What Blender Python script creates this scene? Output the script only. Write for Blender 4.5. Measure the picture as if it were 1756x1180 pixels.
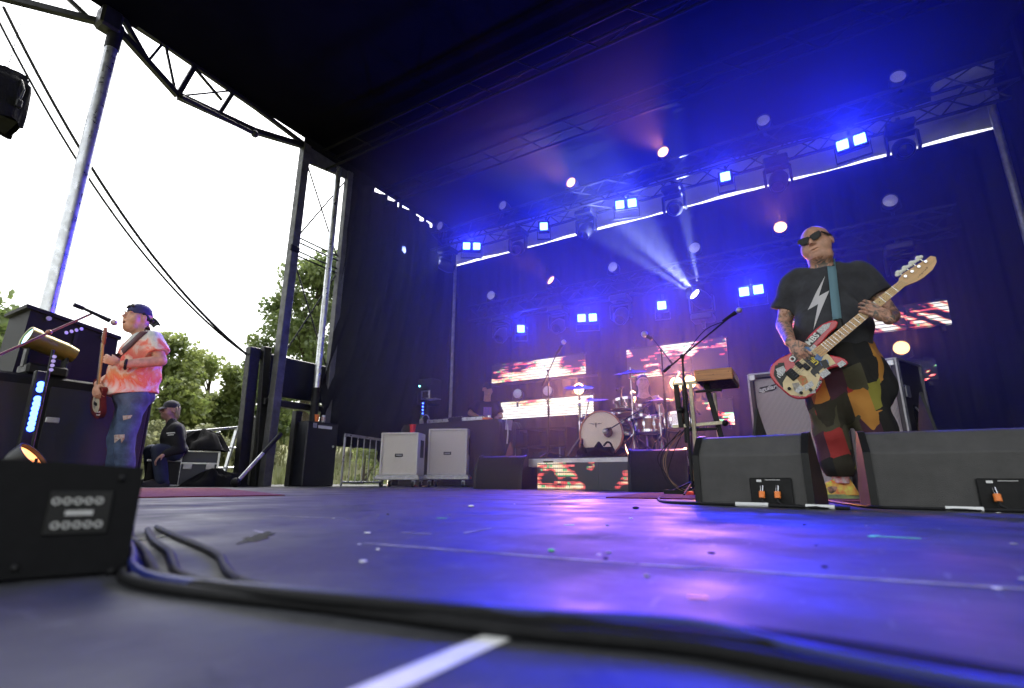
import bpy, bmesh, math, random
import numpy as np
from mathutils import Vector, Matrix, Euler
random.seed(7); np.random.seed(7)
R = math.radians
for _o in list(bpy.data.objects): bpy.data.objects.remove(_o)
scn = bpy.context.scene
COL = scn.collection
# ------------------------------------------------------------------ camera
cam_d = bpy.data.cameras.new('camera'); cam = bpy.data.objects.new('camera', cam_d); COL.objects.link(cam)
cam_d.sensor_width = 36.0; cam_d.lens = 36.0*890/1756; cam_d.clip_start = 0.02; cam_d.clip_end = 900
cam.location = (0, 0, 0.105)
cam.rotation_euler = (Matrix.Rotation(R(31.5), 3, 'Z') @ Matrix.Rotation(R(90+14.7), 3, 'X') @ Matrix.Rotation(R(0.3), 3, 'Z')).to_euler()
cam_d.dof.use_dof = True; cam_d.dof.focus_distance = 4.2; cam_d.dof.aperture_fstop = 2.8
scn.camera = cam
# ------------------------------------------------------------------ sky, sun, exposure
world = bpy.data.worlds.new('World'); scn.world = world; world.use_nodes = True
_nt = world.node_tree; _nt.nodes.clear()
_sky = _nt.nodes.new('ShaderNodeTexSky'); _sky.sky_type = 'NISHITA'; _sky.sun_disc = False
_sky.sun_elevation = R(56); _sky.sun_rotation = R(320); _sky.dust_density = 4.0; _sky.air_density = 1.6; _sky.ozone_density = 1.0
_hs = _nt.nodes.new('ShaderNodeHueSaturation'); _hs.inputs['Saturation'].default_value = 0.22
_bg = _nt.nodes.new('ShaderNodeBackground'); _bg.inputs['Strength'].default_value = 0.15
_wo = _nt.nodes.new('ShaderNodeOutputWorld')
_nt.links.new(_sky.outputs[0], _hs.inputs['Color']); _nt.links.new(_hs.outputs[0], _bg.inputs['Color']); _nt.links.new(_bg.outputs[0], _wo.inputs['Surface'])
_sd = bpy.data.lights.new('sun', 'SUN'); _so = bpy.data.objects.new('sun', _sd); COL.objects.link(_so)
_sd.energy = 1.4; _sd.angle = R(25); _sd.color = (1.0, 0.96, 0.9)
_so.rotation_euler = (Vector((0,0,0)) - Vector((math.sin(R(320))*math.cos(R(56)), math.cos(R(320))*math.cos(R(56)), math.sin(R(56))))).to_track_quat('-Z', 'Y').to_euler()
scn.view_settings.view_transform = 'Standard'; scn.view_settings.look = 'None'
scn.view_settings.gamma = 1.0; scn.view_settings.use_curve_mapping = False
scn.view_settings.exposure = 1.52
scn.render.engine = 'CYCLES'
cy = scn.cycles
cy.use_denoising = True
try: cy.denoiser = 'OPENIMAGEDENOISE'; cy.denoising_input_passes = 'RGB_ALBEDO_NORMAL'
except Exception: pass
cy.use_adaptive_sampling = True; cy.adaptive_threshold = 0.04
cy.max_bounces = 4; cy.diffuse_bounces = 2; cy.glossy_bounces = 2; cy.transmission_bounces = 4; cy.volume_bounces = 0; cy.transparent_max_bounces = 6
cy.sample_clamp_indirect = 4.0; cy.caustics_reflective = False; cy.caustics_refractive = False
cy.volume_step_rate = 2.0
# ------------------------------------------------------------------ mesh helpers
def V(*a): return Vector(a)
def rotm(rx=0, ry=0, rz=0): return Euler((R(rx), R(ry), R(rz))).to_matrix().to_4x4()
def TM(loc=(0,0,0), rx=0, ry=0, rz=0): return Matrix.Translation(loc) @ rotm(rx, ry, rz)
def axis_m(p, d):
    d = Vector(d).normalized()
    return Matrix.Translation(p) @ d.to_track_quat('Z', 'Y').to_matrix().to_4x4()
class MB:
    def __init__(s): s.v = []; s.f = []; s.m = []
    def add(s, vs, fs, M=None, mi=0):
        b = len(s.v)
        s.v += [tuple(M @ Vector(p)) for p in vs] if M is not None else [tuple(p) for p in vs]
        s.f += [tuple(i+b for i in f) for f in fs]; s.m += [mi]*len(fs); return s
    def box(s, c, d, M=None, bev=0.0, mi=0):
        hx, hy, hz = d[0]/2, d[1]/2, d[2]/2; b = min(bev, hx*.95, hy*.95, hz*.95)
        T = Matrix.Translation(c); T = (M @ T) if M is not None else T
        if b <= 0:
            vs = [(x,y,z) for z in (-hz,hz) for y in (-hy,hy) for x in (-hx,hx)]
            return s.add(vs, [(0,2,3,1),(4,5,7,6),(0,1,5,4),(2,6,7,3),(0,4,6,2),(1,3,7,5)], T, mi)
        vs = []; ix = {}
        for sx in (-1,1):
            for sy in (-1,1):
                for sz in (-1,1):
                    for k in range(3):
                        p = [sx*(hx-b), sy*(hy-b), sz*(hz-b)]; p[k] = (sx*hx, sy*hy, sz*hz)[k]
                        ix[(sx,sy,sz,k)] = len(vs); vs.append(tuple(p))
        fs = []
        def q(l):
            pts = [Vector(vs[i]) for i in l]; n = (pts[1]-pts[0]).cross(pts[2]-pts[0]); c_ = sum(pts, Vector())/len(pts)
            fs.append(tuple(l) if n.dot(c_) > 0 else tuple(reversed(l)))
        for k in range(3):
            a, c2 = [i for i in range(3) if i != k]
            for sg in (-1,1):
                l = []
                for sa, sc in ((-1,-1),(1,-1),(1,1),(-1,1)):
                    t = [0,0,0]; t[k]=sg; t[a]=sa; t[c2]=sc; l.append(ix[(t[0],t[1],t[2],k)])
                q(l)
            for sa in (-1,1):
                for sc in (-1,1):
                    l = []
                    for (sg, kk) in ((-1,a),(1,a),(1,c2),(-1,c2)):
                        t = [0,0,0]; t[k]=sg; t[a]=sa; t[c2]=sc; l.append(ix[(t[0],t[1],t[2],kk)])
                    q(l)
        for sx in (-1,1):
            for sy in (-1,1):
                for sz in (-1,1): q([ix[(sx,sy,sz,k)] for k in range(3)])
        return s.add(vs, fs, T, mi)
    def bar(s, p0, p1, w, h=None, mi=0, bev=0.0, up=(0,0,1)):
        p0, p1 = Vector(p0), Vector(p1); d = p1-p0; L = d.length; d.normalize()
        u = Vector(up)
        if abs(d.dot(u)) > .99: u = Vector((0,1,0))
        x = u.cross(d).normalized(); y = d.cross(x)
        M = Matrix((x, y, d)).transposed().to_4x4(); M.translation = (p0+p1)/2
        return s.box((0,0,0), (w, h or w, L), M, bev, mi)
    def cyl(s, p0, p1, r0, r1=None, n=12, cap=True, mi=0):
        r1 = r0 if r1 is None else r1; p0, p1 = Vector(p0), Vector(p1); M = axis_m(p0, p1-p0); L = (p1-p0).length
        vs = [(r*math.cos(2*math.pi*i/n), r*math.sin(2*math.pi*i/n), z) for r, z in ((r0,0),(r1,L)) for i in range(n)]
        fs = [(i, (i+1)%n, n+(i+1)%n, n+i) for i in range(n)]
        if cap: fs += [tuple(range(n-1,-1,-1)), tuple(range(n, 2*n))]
        return s.add(vs, fs, M, mi)
    def lathe(s, prof, n=24, M=None, mi=0):
        k = len(prof); vs = [(r*math.cos(2*math.pi*i/n), r*math.sin(2*math.pi*i/n), z) for i in range(n) for r, z in prof]
        fs = [(i*k+j, ((i+1)%n)*k+j, ((i+1)%n)*k+j+1, i*k+j+1) for i in range(n) for j in range(k-1)]
        return s.add(vs, fs, M, mi)
    def tube(s, pts, r, n=8, cap=True, mi=0, M=None):
        P = [Vector(p) for p in pts]; rs = r if isinstance(r, (list, tuple)) else [r]*len(P)
        t0 = (P[1]-P[0]).normalized(); u = t0.orthogonal().normalized(); vs = []
        for i, p in enumerate(P):
            t = (P[min(i+1,len(P)-1)] - P[max(i-1,0)]).normalized()
            u = (u - t*u.dot(t)).normalized(); w = t.cross(u)
            vs += [tuple(p + (u*math.cos(2*math.pi*k/n) + w*math.sin(2*math.pi*k/n))*rs[i]) for k in range(n)]
        fs = [(i*n+k, i*n+(k+1)%n, (i+1)*n+(k+1)%n, (i+1)*n+k) for i in range(len(P)-1) for k in range(n)]
        if cap: fs += [tuple(range(n-1,-1,-1)), tuple(range((len(P)-1)*n, len(P)*n))]
        return s.add(vs, fs, M, mi)
    def prism(s, poly, h, M=None, mi=0, z0=0.0):
        n = len(poly); a = sum(poly[i][0]*poly[(i+1)%n][1]-poly[(i+1)%n][0]*poly[i][1] for i in range(n))
        if a < 0: poly = list(reversed(poly))
        vs = [(x,y,z0) for x,y in poly] + [(x,y,z0+h) for x,y in poly]
        fs = [tuple(range(n-1,-1,-1)), tuple(range(n,2*n))] + [(i,(i+1)%n,n+(i+1)%n,n+i) for i in range(n)]
        return s.add(vs, fs, M, mi)
    def ball(s, c, r, nu=16, nv=10, M=None, mi=0):
        r = (r,r,r) if not isinstance(r,(tuple,list)) else r; vs = [(c[0],c[1],c[2]+r[2])]
        for j in range(1,nv):
            th = math.pi*j/nv
            vs += [(c[0]+r[0]*math.sin(th)*math.cos(2*math.pi*i/nu), c[1]+r[1]*math.sin(th)*math.sin(2*math.pi*i/nu), c[2]+r[2]*math.cos(th)) for i in range(nu)]
        vs.append((c[0],c[1],c[2]-r[2])); fs = [(0,1+i,1+(i+1)%nu) for i in range(nu)]
        for j in range(nv-2): fs += [(1+j*nu+i, 1+(j+1)*nu+i, 1+(j+1)*nu+(i+1)%nu, 1+j*nu+(i+1)%nu) for i in range(nu)]
        L = len(vs)-1; fs += [(L, 1+(nv-2)*nu+(i+1)%nu, 1+(nv-2)*nu+i) for i in range(nu)]
        return s.add(vs, fs, M, mi)
    def grid(s, fn, nu, nv, mi=0):
        vs = [fn(i/nu, j/nv) for j in range(nv+1) for i in range(nu+1)]
        fs = [(j*(nu+1)+i, j*(nu+1)+i+1, (j+1)*(nu+1)+i+1, (j+1)*(nu+1)+i) for j in range(nv) for i in range(nu)]
        return s.add(vs, fs, None, mi)
    def mesh(s, name, mats, angle=35):
        me = bpy.data.meshes.new(name); me.from_pydata(s.v, [], s.f)
        mats = mats if isinstance(mats,(list,tuple)) else [mats]
        for m in mats: me.materials.append(m)
        if len(mats) > 1: me.polygons.foreach_set('material_index', s.m)
        me.shade_smooth()
        me.set_sharp_from_angle(angle=R(angle))
        me.update(); return me
    def build(s, name, mats, parent=None, angle=35):
        o = bpy.data.objects.new(name, s.mesh(name, mats, angle)); COL.objects.link(o)
        if parent is not None: o.parent = parent
        return o
def spline(pts, n=6):
    P = [Vector(p) for p in pts]; out = []
    for i in range(len(P)-1):
        a, b, c, d = P[max(i-1,0)], P[i], P[i+1], P[min(i+2,len(P)-1)]
        for k in range(n):
            t = k/n; out.append(0.5*((2*b)+(c-a)*t+(2*a-5*b+4*c-d)*t*t+(3*b-a-3*c+d)*t**3))
    out.append(P[-1]); return out
def tag(o, label=None, cat=None, group=None, kind=None):
    if label: o['label'] = label
    if cat: o['category'] = cat
    if group: o['group'] = group
    if kind: o['kind'] = kind
    return o
def thing(name, label, cat, loc=(0,0,0), rz=0, group=None):
    o = bpy.data.objects.new(name, None); COL.objects.link(o); o.empty_display_size = .1
    o.location = loc; o.rotation_euler = (0,0,R(rz)); return tag(o, label, cat, group)
def inst(name, me, parent=None, M=None):
    o = bpy.data.objects.new(name, me); COL.objects.link(o)
    if parent is not None: o.parent = parent
    if M is not None: o.matrix_local = M
    return o
def copy_tree(o, parent=None):
    c = o.copy(); COL.objects.link(c); c.parent = parent
    for ch in [x for x in o.children]: copy_tree(ch, c)
    return c
def text_mesh(txt, size, mat, parent, M, name='lettering', depth=0.0008, font_shear=0.0, bold=0.0):
    cu = bpy.data.curves.new('txt', 'FONT'); cu.body = txt; cu.size = size; cu.align_x = 'CENTER'; cu.align_y = 'CENTER'
    cu.extrude = depth; cu.shear = font_shear; cu.offset = bold; cu.resolution_u = 3
    o = bpy.data.objects.new('txt', cu); COL.objects.link(o)
    dg = bpy.context.evaluated_depsgraph_get(); me = bpy.data.meshes.new_from_object(o.evaluated_get(dg))
    bpy.data.objects.remove(o); bpy.data.curves.remove(cu)
    me.materials.clear(); me.materials.append(mat)
    return inst(name, me, parent, M)
def lamp(name, kind, parent, loc, target, energy, color, size=.05, spot=60, blend=.6):
    d = bpy.data.lights.new(name, kind); d.energy = energy; d.color = color
    if kind == 'SPOT': d.spot_size = R(spot); d.spot_blend = blend; d.shadow_soft_size = size
    elif kind == 'AREA': d.size = size
    else: d.shadow_soft_size = size
    o = bpy.data.objects.new(name, d); COL.objects.link(o); o.parent = parent; o.location = loc
    o.rotation_euler = (Vector(target)-Vector(loc)).to_track_quat('-Z','Y').to_euler(); tag(o, kind='helper'); return o
# ------------------------------------------------------------------ materials
def mat(name, col, rough=.5, metal=0.0, var=0.0, vscale=8.0, bump=0.0, bscale=60.0, emit=None, estr=0.0, spec=.5, coat=0.0, rvar=0.0, col2=None, sheen=0.0, detail=4.0, stretch=None, trans=0.0):
    m = bpy.data.materials.new(name); m.use_nodes = True; nt = m.node_tree; b = nt.nodes['Principled BSDF']
    c = (*col, 1.0); b.inputs['Base Color'].default_value = c; b.inputs['Roughness'].default_value = rough; b.inputs['Metallic'].default_value = metal
    b.inputs['Specular IOR Level'].default_value = spec
    if coat: b.inputs['Coat Weight'].default_value = coat; b.inputs['Coat Roughness'].default_value = .12
    if sheen: b.inputs['Sheen Weight'].default_value = sheen
    if trans: b.inputs['Transmission Weight'].default_value = trans
    if emit: b.inputs['Emission Color'].default_value = (*emit, 1.0); b.inputs['Emission Strength'].default_value = estr
    if var or bump or rvar or col2:
        tc = nt.nodes.new('ShaderNodeTexCoord'); src = tc.outputs['Object']
        if stretch:
            mp = nt.nodes.new('ShaderNodeMapping'); mp.inputs['Scale'].default_value = stretch; nt.links.new(src, mp.inputs['Vector']); src = mp.outputs[0]
    if var or col2:
        n = nt.nodes.new('ShaderNodeTexNoise'); n.inputs['Scale'].default_value = vscale; n.inputs['Detail'].default_value = detail; n.inputs['Roughness'].default_value = .6
        nt.links.new(src, n.inputs['Vector'])
        rp = nt.nodes.new('ShaderNodeValToRGB'); rp.color_ramp.elements[0].position = .3; rp.color_ramp.elements[1].position = .7
        lo = col2 if col2 else tuple(max(0,x*(1-var)) for x in col); hi = col if col2 else tuple(min(1,x*(1+var)) for x in col)
        rp.color_ramp.elements[0].color = (*lo,1); rp.color_ramp.elements[1].color = (*hi,1)
        nt.links.new(n.outputs['Fac'], rp.inputs['Fac']); nt.links.new(rp.outputs['Color'], b.inputs['Base Color'])
    if rvar:
        n2 = nt.nodes.new('ShaderNodeTexNoise'); n2.inputs['Scale'].default_value = vscale*1.7; n2.inputs['Detail'].default_value = 5
        nt.links.new(src, n2.inputs['Vector']); mr = nt.nodes.new('ShaderNodeMapRange')
        mr.inputs['From Min'].default_value = .3; mr.inputs['From Max'].default_value = .7
        mr.inputs['To Min'].default_value = max(.02,rough-rvar); mr.inputs['To Max'].default_value = min(1,rough+rvar)
        nt.links.new(n2.outputs['Fac'], mr.inputs['Value']); nt.links.new(mr.outputs[0], b.inputs['Roughness'])
    if bump:
        n3 = nt.nodes.new('ShaderNodeTexNoise'); n3.inputs['Scale'].default_value = bscale; n3.inputs['Detail'].default_value = 3
        nt.links.new(src, n3.inputs['Vector']); bp = nt.nodes.new('ShaderNodeBump'); bp.inputs['Strength'].default_value = bump; bp.inputs['Distance'].default_value = .01
        nt.links.new(n3.outputs['Fac'], bp.inputs['Height']); nt.links.new(bp.outputs[0], b.inputs['Normal'])
    return m
def emat(name, col, s, base=(.02,.02,.02)): return mat(name, base, .4, emit=col, estr=s)
M_ = {}
M_['black'] = mat('black_paint', (.006,.006,.0065), .5, var=.4, vscale=20, rvar=.12, spec=.3)
M_['steel_black'] = mat('black_steel', (.010,.010,.011), .45, .2, var=.5, vscale=14, rvar=.15, bump=.05, bscale=90)
M_['alu'] = mat('aluminium', (.62,.63,.64), .34, .9, var=.18, vscale=10, rvar=.12)
M_['alu_dull'] = mat('dull_aluminium', (.5,.5,.5), .5, .7, var=.25, vscale=12, rvar=.1)
M_['chrome'] = mat('chrome', (.8,.8,.82), .12, 1.0)
M_['rubber'] = mat('black_rubber', (.007,.007,.0075), .6, var=.3, vscale=40, bump=.1, bscale=120, spec=.3)
M_['plastic'] = mat('black_plastic', (.009,.009,.0095), .45, var=.25, vscale=30, spec=.35)
M_['tolex'] = mat('black_texture_paint', (.009,.009,.010), .65, var=.35, vscale=25, bump=.35, bscale=320, spec=.3)
M_['cloth_black'] = mat('black_cloth', (.007,.007,.008), .92, var=.4, vscale=6, bump=.25, bscale=30, spec=.15)
M_['white'] = mat('white_paint', (.75,.75,.74), .5, var=.08, vscale=8)
M_['glass'] = mat('dark_glass', (.004,.004,.005), .12, spec=.25)
M_['blue_lit'] = emat('blue_led_lit', (.07,.22,1.0), 7)
M_['blue_bar'] = emat('blue_led_bar_lit', (.025,.07,1.0), 9)
M_['warm_lit'] = emat('warm_lamp_lit', (1.0,.42,.13), 1.9)
M_['warm_hot'] = emat('warm_lamp_hot', (1.0,.60,.27), 5)
M_['beam_lit'] = emat('beam_lens_lit', (.7,.8,1.0), 30)
M_['lens_off'] = mat('lens_off_painted_sheen', (.55,.56,.62), .25, .2, var=.3, vscale=90, coat=.4, emit=(.45,.4,.9), estr=.045)  # unlit lens: faint lavender emission imitates the light it reflects
# ------------------------------------------------------------------ setting: floor, ground, roof, drapes
def floor_mat():
    m = mat('stage_floor_paint', (.050,.051,.055), .55, var=.5, vscale=2.2, rvar=.22, bump=.13, bscale=38, spec=.2, detail=9)
    nt = m.node_tree; b = nt.nodes['Principled BSDF']; tc = nt.nodes.new('ShaderNodeTexCoord')
    base = b.inputs['Base Color'].links[0].from_socket
    def scuff(scale, stretch, rot, lo, hi, col, prev):
        mp = nt.nodes.new('ShaderNodeMapping'); mp.inputs['Scale'].default_value = stretch; mp.inputs['Rotation'].default_value = (0,0,R(rot))
        n = nt.nodes.new('ShaderNodeTexNoise'); n.inputs['Scale'].default_value = scale; n.inputs['Detail'].default_value = 8; n.inputs['Roughness'].default_value = .7
        rp = nt.nodes.new('ShaderNodeMapRange'); rp.inputs['From Min'].default_value = lo; rp.inputs['From Max'].default_value = hi
        mx = nt.nodes.new('ShaderNodeMix'); mx.data_type = 'RGBA'; mx.inputs['B'].default_value = (*col,1)
        nt.links.new(tc.outputs['Object'], mp.inputs[0]); nt.links.new(mp.outputs[0], n.inputs['Vector']); nt.links.new(n.outputs['Fac'], rp.inputs['Value'])
        nt.links.new(rp.outputs[0], mx.inputs['Factor']); nt.links.new(prev, mx.inputs['A']); return mx.outputs['Result']
    c = scuff(5, (1,5,1), 20, .6, .78, (.20,.20,.21), base)
    c = scuff(9, (6,1,1), -35, .60, .76, (.22,.22,.23), c)
    c = scuff(2.2, (1,1,1), 0, .62, .8, (.02,.02,.022), c)
    c = scuff(55, (1,1,1), 0, .7, .76, (.22,.22,.22), c)
    c = scuff(14, (1,14,1), 62, .63, .72, (.15,.15,.16), c); c = scuff(16, (12,1,1), 12, .64, .72, (.15,.15,.16), c); c = scuff(6, (1,1.6,1), 40, .57, .66, (.025,.026,.03), c)
    nt.links.new(c, b.inputs['Base Color']); return m
M_['floor'] = floor_mat()
def noise2(x, y): return math.sin(x*1.7+y*2.3)*.5+math.sin(x*.6-y*1.1+1.3)*.5
mb = MB(); mb.box((-2.6, 4.2, -.05), (13.2, 9.6, .1)); tag(mb.build('stage_floor', M_['floor']), kind='structure')
# grassy ground, 1.2 m below the deck, rising into a bank beyond the wing
def gz(x, y):
    d = math.hypot(x, y); t = min(1, max(0, (d-13)/16)); return -1.25 + 3.1*t*t*(3-2*t) + .12*noise2(x*.5, y*.5)*t + max(0,(d-60))*.01
gm = mat('meadow_grass', (.13,.15,.05), .9, vscale=.35, col2=(.20,.19,.09), bump=.5, bscale=6, detail=8)
mb = MB()
def gfn(u, v):
    a = 2*math.pi*u; r = 0.0 if v == 0 else 4*(700/4)**(v)
    x, y = -3+r*math.cos(a), 4+r*math.sin(a); return (x, y, gz(x, y))
mb.grid(gfn, 72, 48); tag(mb.build('ground', gm), kind='structure')
# dense rough grass on the visible bank
gm2 = mat('grass_blades', (.16,.19,.06), .8, vscale=.6, col2=(.26,.25,.12))
mb = MB(); rg = random.Random(3)
for k in range(5200):
    a = R(rg.uniform(100, 150)) if k % 8 else R(rg.uniform(125, 142)); d = rg.uniform(13.5, 30)
    x, y = d*math.cos(a)*1.0, d*math.sin(a); z = gz(x, y); h = rg.uniform(.18, .55); w = .03+.03*rg.random(); t = rg.uniform(0, 6.28)
    lx, ly = rg.uniform(-.25,.25)*h, rg.uniform(-.25,.25)*h
    mb.add([(x-w*math.cos(t), y-w*math.sin(t), z-.03), (x+w*math.cos(t), y+w*math.sin(t), z-.03), (x+lx, y+ly, z+h)], [(0,1,2)])
tag(mb.build('meadow_grass', gm2), 'tall pale meadow grass on the bank behind the stage wing', 'grass', kind='stuff')
# roof
RZ = 5.66
roof_m = mat('roof_black_skin', (.003,.003,.004), .95, var=.3, vscale=2, bump=.1, bscale=4, spec=.03)
mb = MB(); mb.box((-2.05, 4.2, RZ+.06), (9.8, 9.4, .12)); tag(mb.build('stage_roof', roof_m), kind='structure')
def drape(name, fn, nu, nv, label, m): 
    mb = MB(); mb.grid(fn, nu, nv); o = mb.build(name, m, angle=80); tag(o, label, 'drape')
    sm = o.modifiers.new('thickness', 'SOLIDIFY'); sm.thickness = .006; return o
drape_m = mat('black_drape', (.008,.008,.010), .95, var=.35, vscale=3, bump=.15, bscale=25, spec=.08)
def back_fn(u, v):
    x = -6.95+9.8*u; ph = 2*math.pi*x/.36 + .6*math.sin(x*3.1)
    return (x, 8.62+(.045*math.sin(ph)+.02*math.sin(ph*2.3+1))*(1-.93*v**6), .0+4.772*v)
drape('backdrop_drape', back_fn, 260, 20, 'black pleated drape across the back of the stage behind the screens', drape_m)
def side_fn(u, v):
    y = 5.60+2.98*u; lift = .62*max(0, min(1,(7.25-y)/.5)); z = lift + (5.44-lift)*v
    ph = 2*math.pi*(y + (1-v)*(1-v)*.9)/.33; return (-6.86+.05*math.sin(ph)+.02*math.sin(ph*1.9+v*3), y-.25*(1-v)**2*(1-u), z)
drape('side_drape', side_fn, 130, 24, 'dark drape hanging along the stage side wall beside the tower', drape_m)
def right_fn(u, v):
    y = 2.6+6.15*u; ph = 2*math.pi*y/.4; return (2.52+.05*math.sin(ph)+.015*math.sin(ph*2.2), y, 5.5*v)
drape('wing_drape', right_fn, 150, 6, 'dark drape closing the wing behind the bass player', drape_m)
# black lining between side drape and roof, sky shows through the slits
lin = thing('side_valance', 'black valance above the side drape with thin slits of sky', 'valance', (0,0,0))
for (y0, y1, z0, z1) in ((4.6,5.7,5.36,5.68),(5.7,6.18,5.40,5.68),(6.18,7.9,5.535,5.68),(6.48,6.53,5.43,5.54),(6.86,6.94,5.43,5.54),(7.16,7.36,5.43,5.54),(7.62,7.68,5.43,5.54),(7.9,8.7,5.40,5.68)):
    MB().box((-6.9,(y0+y1)/2,(z0+z1)/2),(.03,y1-y0,z1-z0)).build('cloth_panel', drape_m, lin)
# pale back valance above the backdrop
val_m = mat('grey_vinyl', (.42,.42,.44), .55, var=.15, vscale=3)
mb = MB(); mb.grid(lambda u, v: (-6.9+9.75*u, 8.74-.25*v+.02*math.sin(u*60), 4.872+.5*v+.012*math.sin(u*23)), 60, 4)
o = mb.build('rear_valance', val_m, angle=80); o.modifiers.new('thickness','SOLIDIFY').thickness = .004
tag(o, 'pale vinyl valance strip under the rear roof edge above the backdrop', 'valance')
mb = MB(); mb.box((-2.05, 8.75, 5.5), (9.9, .3, .3)); tag(mb.build('rear_roof_beam', roof_m), 'black beam closing the rear roof edge above the valance', 'beam')
fl = MB(); fl.grid(lambda u, v: (1.75+.68*u, 8.45-.4*v, 4.98+.12*u+.38*v-.05*math.sin(u*3.1)*(1-v)), 8, 4)
o = fl.build('corner_flap', val_m, angle=80); o.modifiers.new('thickness','SOLIDIFY').thickness = .004
tag(o, 'loose pale vinyl flap in the rear corner of the roof', 'flap')

# ------------------------------------------------------------------ trusses
def member(nm, root, p0, p1, r, m, cache, n=6):
    L = (Vector(p1)-Vector(p0)).length; key = (round(L,3), r, m.name)
    if key not in cache:
        b = MB(); b.cyl((0,0,0),(0,0,L),r,n=n); cache[key] = b.mesh(nm, m)
    return inst(nm, cache[key], root, axis_m(p0, Vector(p1)-Vector(p0)))
_tc = {}
def box_truss(name, label, p0, p1, w, h, bays, m, group=None, r=.024):
    root = thing(name, label, 'truss', p0, 0, group); p0, p1 = Vector(p0), Vector(p1); d = p1-p0
    side = Vector((0,0,1)).cross(d).normalized()*w/2; up = Vector((0,0,h/2))
    cs = [side+up, -side+up, -side-up, side-up]
    for c in cs: member('chord', root, c, c+d, r, m, _tc, 8)
    for i in range(bays):
        a, b = d*(i/bays), d*((i+1)/bays)
        for k in range(4):
            c0, c1 = cs[k], cs[(k+1)%4]
            if i % 2: c0, c1 = c1, c0
            member('brace', root, a+c0, b+c1, r*.45, m, _tc, 5)
    return root
truss_m = mat('black_truss', (.02,.02,.023), .5, .4, var=.4, vscale=9)
box_truss('lighting_truss', 'upper black box truss carrying lamps across the rear stage', (-6.5,7.6,4.80), (2.4,7.6,4.86), .36, .36, 26, truss_m)
box_truss('lighting_truss', 'lower black box truss carrying lamps in front of the backdrop', (-5.9,8.1,3.30), (1.7,8.1,3.36), .3, .3, 24, truss_m)
for k, (y, lb) in enumerate(((5.0,'middle black roof rafter truss under the stage roof'), (6.4,'rear black roof rafter truss under the stage roof'))):
    rt_m = mat('roof_truss_black',(.004,.004,.005),.7,spec=.1); root = thing('roof_truss', lb, 'truss', (-6.8,y,5.3))
    for zz, yy in ((.2,-.12),(.2,.12),(-.08,0)): member('chord', root, (0,yy,zz), (9.2,yy,zz), .022, rt_m, _tc, 8)
    for i in range(12):
        a = 9.2*i/12; b = 9.2*(i+1)/12
        member('brace', root, (a,-.12,.2), ((a+b)/2,0,-.08), .011, rt_m, _tc, 5); member('brace', root, ((a+b)/2,0,-.08), (b,.12,.2), .011, rt_m, _tc, 5)

# ------------------------------------------------------------------ stage lamps (lit ones carry their own light)
BLUE = (.014,.022,1.0)
fix_m = mat('fixture_black', (.015,.015,.017), .4, var=.3, vscale=30)
_fx = {}
def fmesh(key, fn, m):
    if key not in _fx: _fx[key] = fn().mesh(key, m)
    return _fx[key]
def blinder(X, Y, Z, n, label, energy, aim=None):
    aim = Vector((-.5,0,3.5 if Z > 4 else 2.6))-Vector((X,Y,Z)); aim = tuple(aim.normalized())
    root = thing('led_blinder', label, 'stage light', (X,Y,Z), 0, 'blue LED blinders on the trusses')
    M = axis_m((0,0,0), Vector(aim)) @ Matrix.Rotation(math.pi, 4, 'Z')
    w = .17*n+.03
    inst('housing', fmesh('housing%d'%n, lambda: MB().box((0,0,-.06),(w,.2,.1),None,.012), fix_m), root, M)
    inst('yoke', fmesh('yoke%d'%n, lambda: MB().bar((-w/2-.015,0,-.06),(-w/2-.015,.22,-.06),.012,.04).bar((w/2+.015,0,-.06),(w/2+.015,.22,-.06),.012,.04).bar((-w/2-.02,.22,-.06),(w/2+.02,.22,-.06),.012,.04), fix_m), root, M)
    MB().cyl((0,.1,.05),(0,.1,.22),.02,n=8).build('clamp', fix_m, root)
    for i in range(n):
        cx = (i-(n-1)/2)*.17*1.15
        inst('cell', fmesh('cell', lambda: MB().box((0,0,0),(.13,.13,.012),None,.004), M_['blue_lit']), root, M @ Matrix.Translation((cx,0,-.004)))
    d = Vector(aim).normalized()
    lamp('lamp', 'SPOT', root, tuple(d*.05), tuple(d*3), energy, BLUE, .06, 104 if Z > 4 else 136, .7)
    return root
for (x, n, lb) in ((-5.47,2,'lit double blue blinder at the dark end of the upper truss'),(-3.9,1,'lit single blue blinder left of the orange lamps on the upper truss'),(-2.39,2,'lit double blue blinder above the light beam on the upper truss'),(-.87,1,'lit single blue blinder above the bass player on the upper truss'),(.70,2,'brightest double blue blinder at the right of the upper truss')):
    blinder(x, 7.42, 4.46, n, lb, 6.6*(34 if n == 2 else 20)*(1.45 if x > 0 else 1))
for (x, n, lb) in ((-4.77,1,'lit single blue blinder low above the screen band near the disc jockey'),(-3.42,2,'lit double blue blinder low on the lower truss'),(-2.11,1,'lit single blue blinder low above the drummer'),(-.77,2,'lit double blue blinder low between drummer and bass player')):
    blinder(x, 8.1, 2.87, n, lb, 165.0 if n == 1 else 260.0)
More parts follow.
